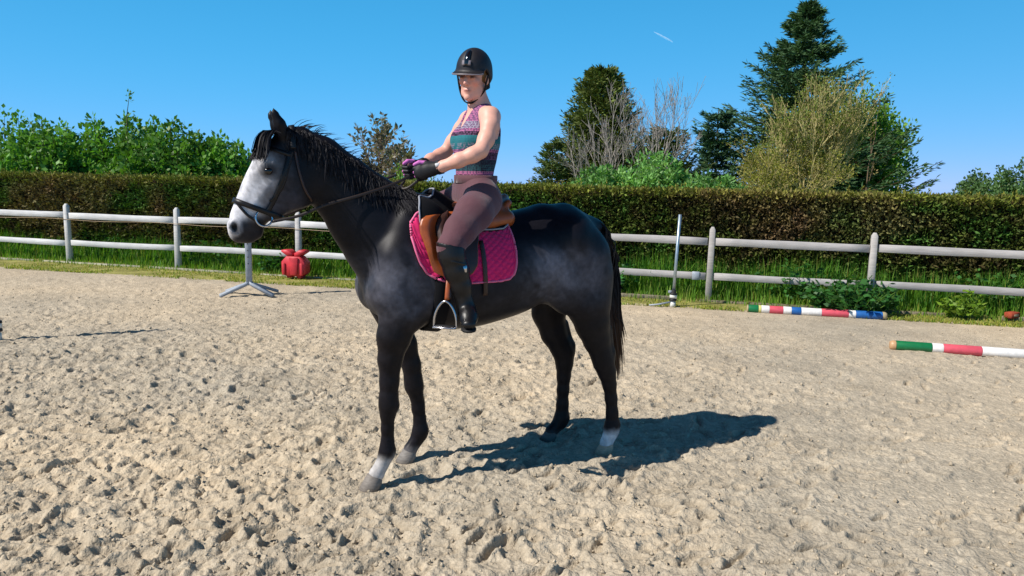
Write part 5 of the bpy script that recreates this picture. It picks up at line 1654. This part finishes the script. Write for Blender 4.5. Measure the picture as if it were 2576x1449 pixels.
# hair under the helmet at the temples and nape
hh = Field((-.0 - .02, -.12, 2.07), (.30, .14, 2.32), .005)
C3 = lambda c, R, k=.01, mode='add': hh.ell(hd(c), R, Rh, k, mode)
C3((-.022, 0, .018), (.092, .080, .085)); C3((-.070, 0, -.050), (.034, .048, .050), .02)
C3((.10, 0, -.02), (.085, .085, .12), .004, 'sub'); 
V, Q = hh.mesh(1); obj('hair', np_mesh('hair', V, Q, None, True), MR['hairmat'], rider)

# --- helmet
hel_f = Field((-.16, -.15, -.10), (.19, .15, .19), .0046)
hel_f.ell((-.010, 0, .035), (.117, .097, .120), k=0)
hel_f.chain([(-.050, 0, -.01, .062, .080), (-.068, 0, -.035, .036, .056)], k=.03)
X, Y, Z = np.meshgrid(*hel_f.ax, indexing='ij')
cut = np.interp(X, [-.14, -.085, -.03, .03, .09], [-.062, -.058, -.022, .040, .036])      # lower rim, lower at the nape
hel_f.v = np.maximum(hel_f.v, (cut - Z)).astype(np.float32)
pk_ = np.sqrt(((X - .075) / .062) ** 2 + (Y / .088) ** 2) - 1                             # visor
vis = np.maximum(pk_ * .06, np.abs(Z - (.030 - .30 * (X - .09) - 1.6 * Y ** 2)) - .005)
hh_ = np.clip(.5 + .5 * (hel_f.v - vis) / .014, 0, 1); hel_f.v = (hel_f.v * (1 - hh_) + vis * hh_ - .014 * hh_ * (1 - hh_)).astype(np.float32)
inner = np.sqrt(((X + .012) / .101) ** 2 + (Y / .083) ** 2 + ((Z - .03) / .103) ** 2) - 1
hel_f.v = np.maximum(hel_f.v, -(inner * .08)).astype(np.float32)
V, Q = hel_f.mesh(1)
tohead = lambda V: np.asarray(V) @ Rh.T + HC
helm = obj('helmet', np_mesh('helmet', tohead(V), Q, None, True), MR['helmet'], rider)
# glossy front vent strip and its base
pts = []
for a in np.linspace(.22, 1.0, 12): pts.append((-.010 + .119 * math.cos(a), 0, .035 + .122 * math.sin(a)))
pts = np.array(pts); nr = unit(pts - np.array([-.010, 0, .035]))
w = .030 * np.sin(np.linspace(.5, 2.75, 12)) ** .6
V, Q = ribbon(pts, nr, w, .005); obj('front_vent', np_mesh('front_vent', tohead(V), Q, None, True), MR['gloss'], helm)
pts2 = pts[:4].copy(); V, Q = ribbon(pts2 * [1, 1, 1] + nr[:4] * .001, nr[:4], .052, .003); obj('vent_base', np_mesh('vent_base', tohead(V), Q, None, True), MR['trim'], helm)
a = np.linspace(-1.45, 1.45, 30)
P = np.stack([.075 + .063 * np.cos(a), .089 * np.sin(a), .030 - .30 * (.063 * np.cos(a) - .015) - 1.6 * (.089 * np.sin(a)) ** 2], -1)
V, F = tube(tohead(P), .0042, 6); obj('visor_trim', np_mesh('visor_trim', V, F, None, True), MR['trim'], helm)
# chin strap
for s in (-1, 1):
    P = catmull([(.012, .090 * s, .010), (.018, .080 * s, -.030), (.020, .071 * s, -.070), (.036, .050 * s, -.108), (.058, .022 * s, -.131), (.064, 0, -.134)], 26)
    Nn = unit(P - np.array([.02, 0, -.03])); V, Q = ribbon(tohead(P), Nn @ Rh.T, .019, .003)
    obj('chin_strap', np_mesh('chin_strap', V, Q, None, True), MR['strap'], helm)
    P = catmull([(-.072, .066 * s, -.040), (-.035, .078 * s, -.050), (.018, .074 * s, -.062)], 14)
    Nn = unit(P * [0.3, 1, 0]); V, Q = ribbon(tohead(P), Nn @ Rh.T, .016, .003)
    obj('nape_strap', np_mesh('nape_strap', V, Q, None, True), MR['strap'], helm)

# --- sleeveless top
tf = Field((-.06, -.24, 1.56), (.33, .24, 2.08), .006)
rider_torso(tf, .004)
tf.chain([(.095, -.12, 1.985, .053, .053), (.085, 0, 2.012, .056, .063), (.095, .12, 1.985, .053, .053)], k=.04, lat=(1, 0, 0))
X, Y, Z = np.meshgrid(*tf.ax, indexing='ij')
aY = np.abs(Y)
keep = tf.v.copy()
hem = 1.625 - Z
front = X > .10
neckw = np.where(front, np.interp(Z, [1.915, 1.95, 2.05], [.0, .022, .050]), np.interp(Z, [1.99, 2.03], [.0, .05]))
neck_cut = np.where(Z > np.where(front, 1.915, 2.0), neckw - aY, -1.0)
armw = np.where(front, np.interp(Z, [1.85, 1.885, 1.94, 2.05], [.30, .152, .136, .120]), np.interp(Z, [1.84, 1.87, 1.93, 2.04], [.30, .13, .085, .085]))
arm_cut = aY - armw
tf.v = np.maximum.reduce([tf.v, hem, neck_cut, arm_cut]).astype(np.float32)
V, Q = tf.mesh(1)
top_o = obj('tank_top', np_mesh('tank_top', V, Q, None, True), MR['top'], rider)

# --- breeches
pf = Field((-.12, -.48, 1.16), (.50, .48, 1.70), .0066)
rider_legs(pf, .003)
X, Y, Z = np.meshgrid(*pf.ax, indexing='ij')
pf.v = np.maximum(pf.v, np.maximum(Z - 1.668, 1.282 - Z)).astype(np.float32)
V, Q = pf.mesh(1)
bre = obj('breeches', np_mesh('breeches', V, Q, None, True), MR['breeches'], rider)
a = np.linspace(0, 2 * math.pi, 40)
P = np.stack([.118 + .112 * np.cos(a), .150 * np.sin(a), 1.652 + 0 * a], -1)
V, F = ribbon(P, np.stack([np.cos(a), np.sin(a), 0 * a], -1), .045, .004)
obj('waistband', np_mesh('waistband', V, F, None, True), MR['breeches'], bre)

# --- boots
for s in (1, -1):
    B = Field((.18, min(.28 * s, .62 * s), .80), (.50, max(.28 * s, .62 * s), 1.36), .0058)
    B.chain([(.400, .370 * s, 1.345, .073, .068), (.394, .377 * s, 1.27, .069, .066), (.368, .380 * s, 1.19, .065, .063), (.344, .380 * s, 1.11, .056, .055), (.324, .381 * s, 1.03, .045, .045), (.314, .384 * s, .985, .045, .044)], k=.015)
    toe = np.array([.350, .520 * s, .932]) if s > 0 else np.array([.47, -.44, .945])
    heel = np.array([.295, .362 * s, .945])
    d = unit(toe - heel); lat = np.cross(d, [0, 0, 1.0])
    B.chain([(*(heel + [0, 0, .010]), .036, .034), (*(heel * .45 + toe * .55 + [0, 0, .018]), .036, .040), (*(heel * .1 + toe * .9 + [0, 0, .0]), .026, .036)], k=.03, lat=lat)
    B.chain([(.314, .384 * s, .985, .045, .044), (*(heel * .5 + toe * .5 + [0, 0, .028]), .036, .036)], k=.03)
    X, Y, Z = np.meshgrid(*B.ax, indexing='ij')
    slant = 1.325 + .18 * (X - .40) - Z
    B.v = np.maximum(B.v, -(slant)).astype(np.float32)
    V, Q = B.mesh(1)
    bo = obj('boot', np_mesh('boot', V, Q, None, True), MR['boot'], rider)
    # sole and heel
    side = unit(lat)
    P0 = heel - d * .030; P1 = toe + d * .012
    n = 14; T = np.linspace(0, 1, n); wd = np.interp(T, [0, .06, .25, .5, .75, .92, 1], [.018, .030, .031, .030, .040, .030, .010])
    up = np.cross(side, d); up = up if up[2] > 0 else -up
    W = []
    for t_, w_ in zip(T, wd):
        p = P0 * (1 - t_) + P1 * t_ - up * .027
        for sx_, uz in ((-1, 0), (1, 0), (1, -1), (-1, -1)): W.append(p + side * w_ * sx_ + up * .010 * uz)
    F = [(i * 4 + j, i * 4 + (j + 1) % 4, i * 4 + 4 + (j + 1) % 4, i * 4 + 4 + j) for i in range(n - 1) for j in range(4)] + [(0, 3, 2, 1), (n * 4 - 4, n * 4 - 3, n * 4 - 2, n * 4 - 1)]
    obj('sole', np_mesh('sole', W, F), MR['sole'], bo)
    V, F = box(.058, .050, .026, .004); R = np.stack([d, side, up], 1)
    obj('boot_heel', np_mesh('boot_heel', V @ R.T + heel - up * .046, F), MR['sole'], bo)
    # strap with metal tab near the top
    P = []
    for aa in np.linspace(0, 2 * math.pi, 30): P.append((.384 + .069 * math.cos(aa), .380 * s + .066 * math.sin(aa), 1.238 + .020 * math.cos(aa)))
    P = np.array(P); V, F = ribbon(P, unit(P - np.array([.384, .380 * s, 1.238])), .016, .003)
    obj('top_strap', np_mesh('top_strap', V, F, None, True), MR['boot'], bo)
    V, F = box(.022, .006, .034, .002, (.345, (.380 + .060) * s, 1.205))
    obj('metal_tab', np_mesh('metal_tab', V, F), MT['steel'], bo)


# --- gloves: palm, four curled fingers, thumb on top
def glove(wrist, knuck, s):
    """wrist -> knuckle line; s=+1 left hand (palm towards -y side)"""
    wrist = np.array(wrist, float); knuck = np.array(knuck, float)
    fwd = unit(knuck - wrist); upv = unit(np.array([0, 0, 1.0]) - fwd * fwd[2]); out = np.cross(upv, fwd) * 1.0     # +y-ish for left
    if out[1] * s < 0: out = -out
    R = np.stack([fwd, out, upv], 1)
    T = lambda p: wrist + R @ np.array(p, float)
    lo = np.minimum(wrist, knuck) - .10; hi = np.maximum(wrist, knuck) + .10
    Gf = Field(lo, hi, .0038); Pf = Field(lo, hi, .0036)
    L_ = lambda p, r, w: (*T(p), r, w)
    lat = out
    Gf.chain([L_((-.045, 0, 0), .033, .030), L_((-.005, 0, 0), .032, .029), L_((.030, .002, .0), .036, .024), L_((.072, .006, -.002), .040, .019)], k=.012, lat=lat)
    Gf.chain([L_((.010, -.010, .022), .018, .016), L_((.045, -.014, .040), .014, .013)], k=.012, lat=lat)
    G_ = obj('glove', None, None, rider) if False else None
    for i, (zk, ln) in enumerate(((.030, .96), (.010, 1.05), (-.011, 1.0), (-.030, .82))):
        p0 = (.070, .006, zk); p1 = (.070 + .036 * ln, -.002, zk - .003); p2 = (.074 + .026 * ln, -.028, zk - .006); p3 = (.060, -.036, zk - .006)
        Gf.chain([L_(p0, .0115, .0105), L_((.080, .005, zk), .0110, .0100)], k=.004)
        Gf.chain([L_((.078, .005, zk), .0108, .0100), L_(p1, .0104, .0098), L_(p2, .0098, .0092), L_(p3, .0090, .0085)], k=.0015)
        if i in (1, 2): Pf.chain([L_((.084, .0045, zk), .0112, .0106), L_(p1, .0109, .0103)], k=.002)
    Pf.chain([L_((.040, -.015, .040), .0130, .0120), L_((.074, -.012, .052), .0115, .0105), L_((.100, -.010, .047), .0098, .009)], k=.004)
    Pf.chain([L_((.020, -.018, -.018), .020, .012), L_((.060, -.016, -.006), .022, .010)], k=.01, lat=lat)      # palm patch
    V, Q = Gf.mesh(1); go = obj('glove', np_mesh('glove', V, Q, None, True), MR['glove_black'], rider)
    V, Q = Pf.mesh(1); obj('finger_panel', np_mesh('finger_panel', V, Q, None, True), MR['glove_pink'], go)
    # wrist closure
    a = np.linspace(0, 2 * math.pi, 26)
    P = np.array([T((-.028, .0315 * math.cos(q), .0345 * math.sin(q))) for q in a]); Nn = unit(P - T((-.028, 0, 0)))
    V, Q = ribbon(P, Nn, .032, .003); obj('wrist_closure', np_mesh('wrist_closure', V, Q, None, True), MR['glove_black'], go)
    c = T((-.022, .0345, .014)); V, F = box(.024, .006, .018, .001); obj('closure_print', np_mesh('closure_print', V @ R.T + c, F), MR['white_print'], go)


glove((.402, .130, 1.704), (.470, .098, 1.683), 1)
glove((.416, -.106, 1.717), (.488, -.078, 1.690), -1)
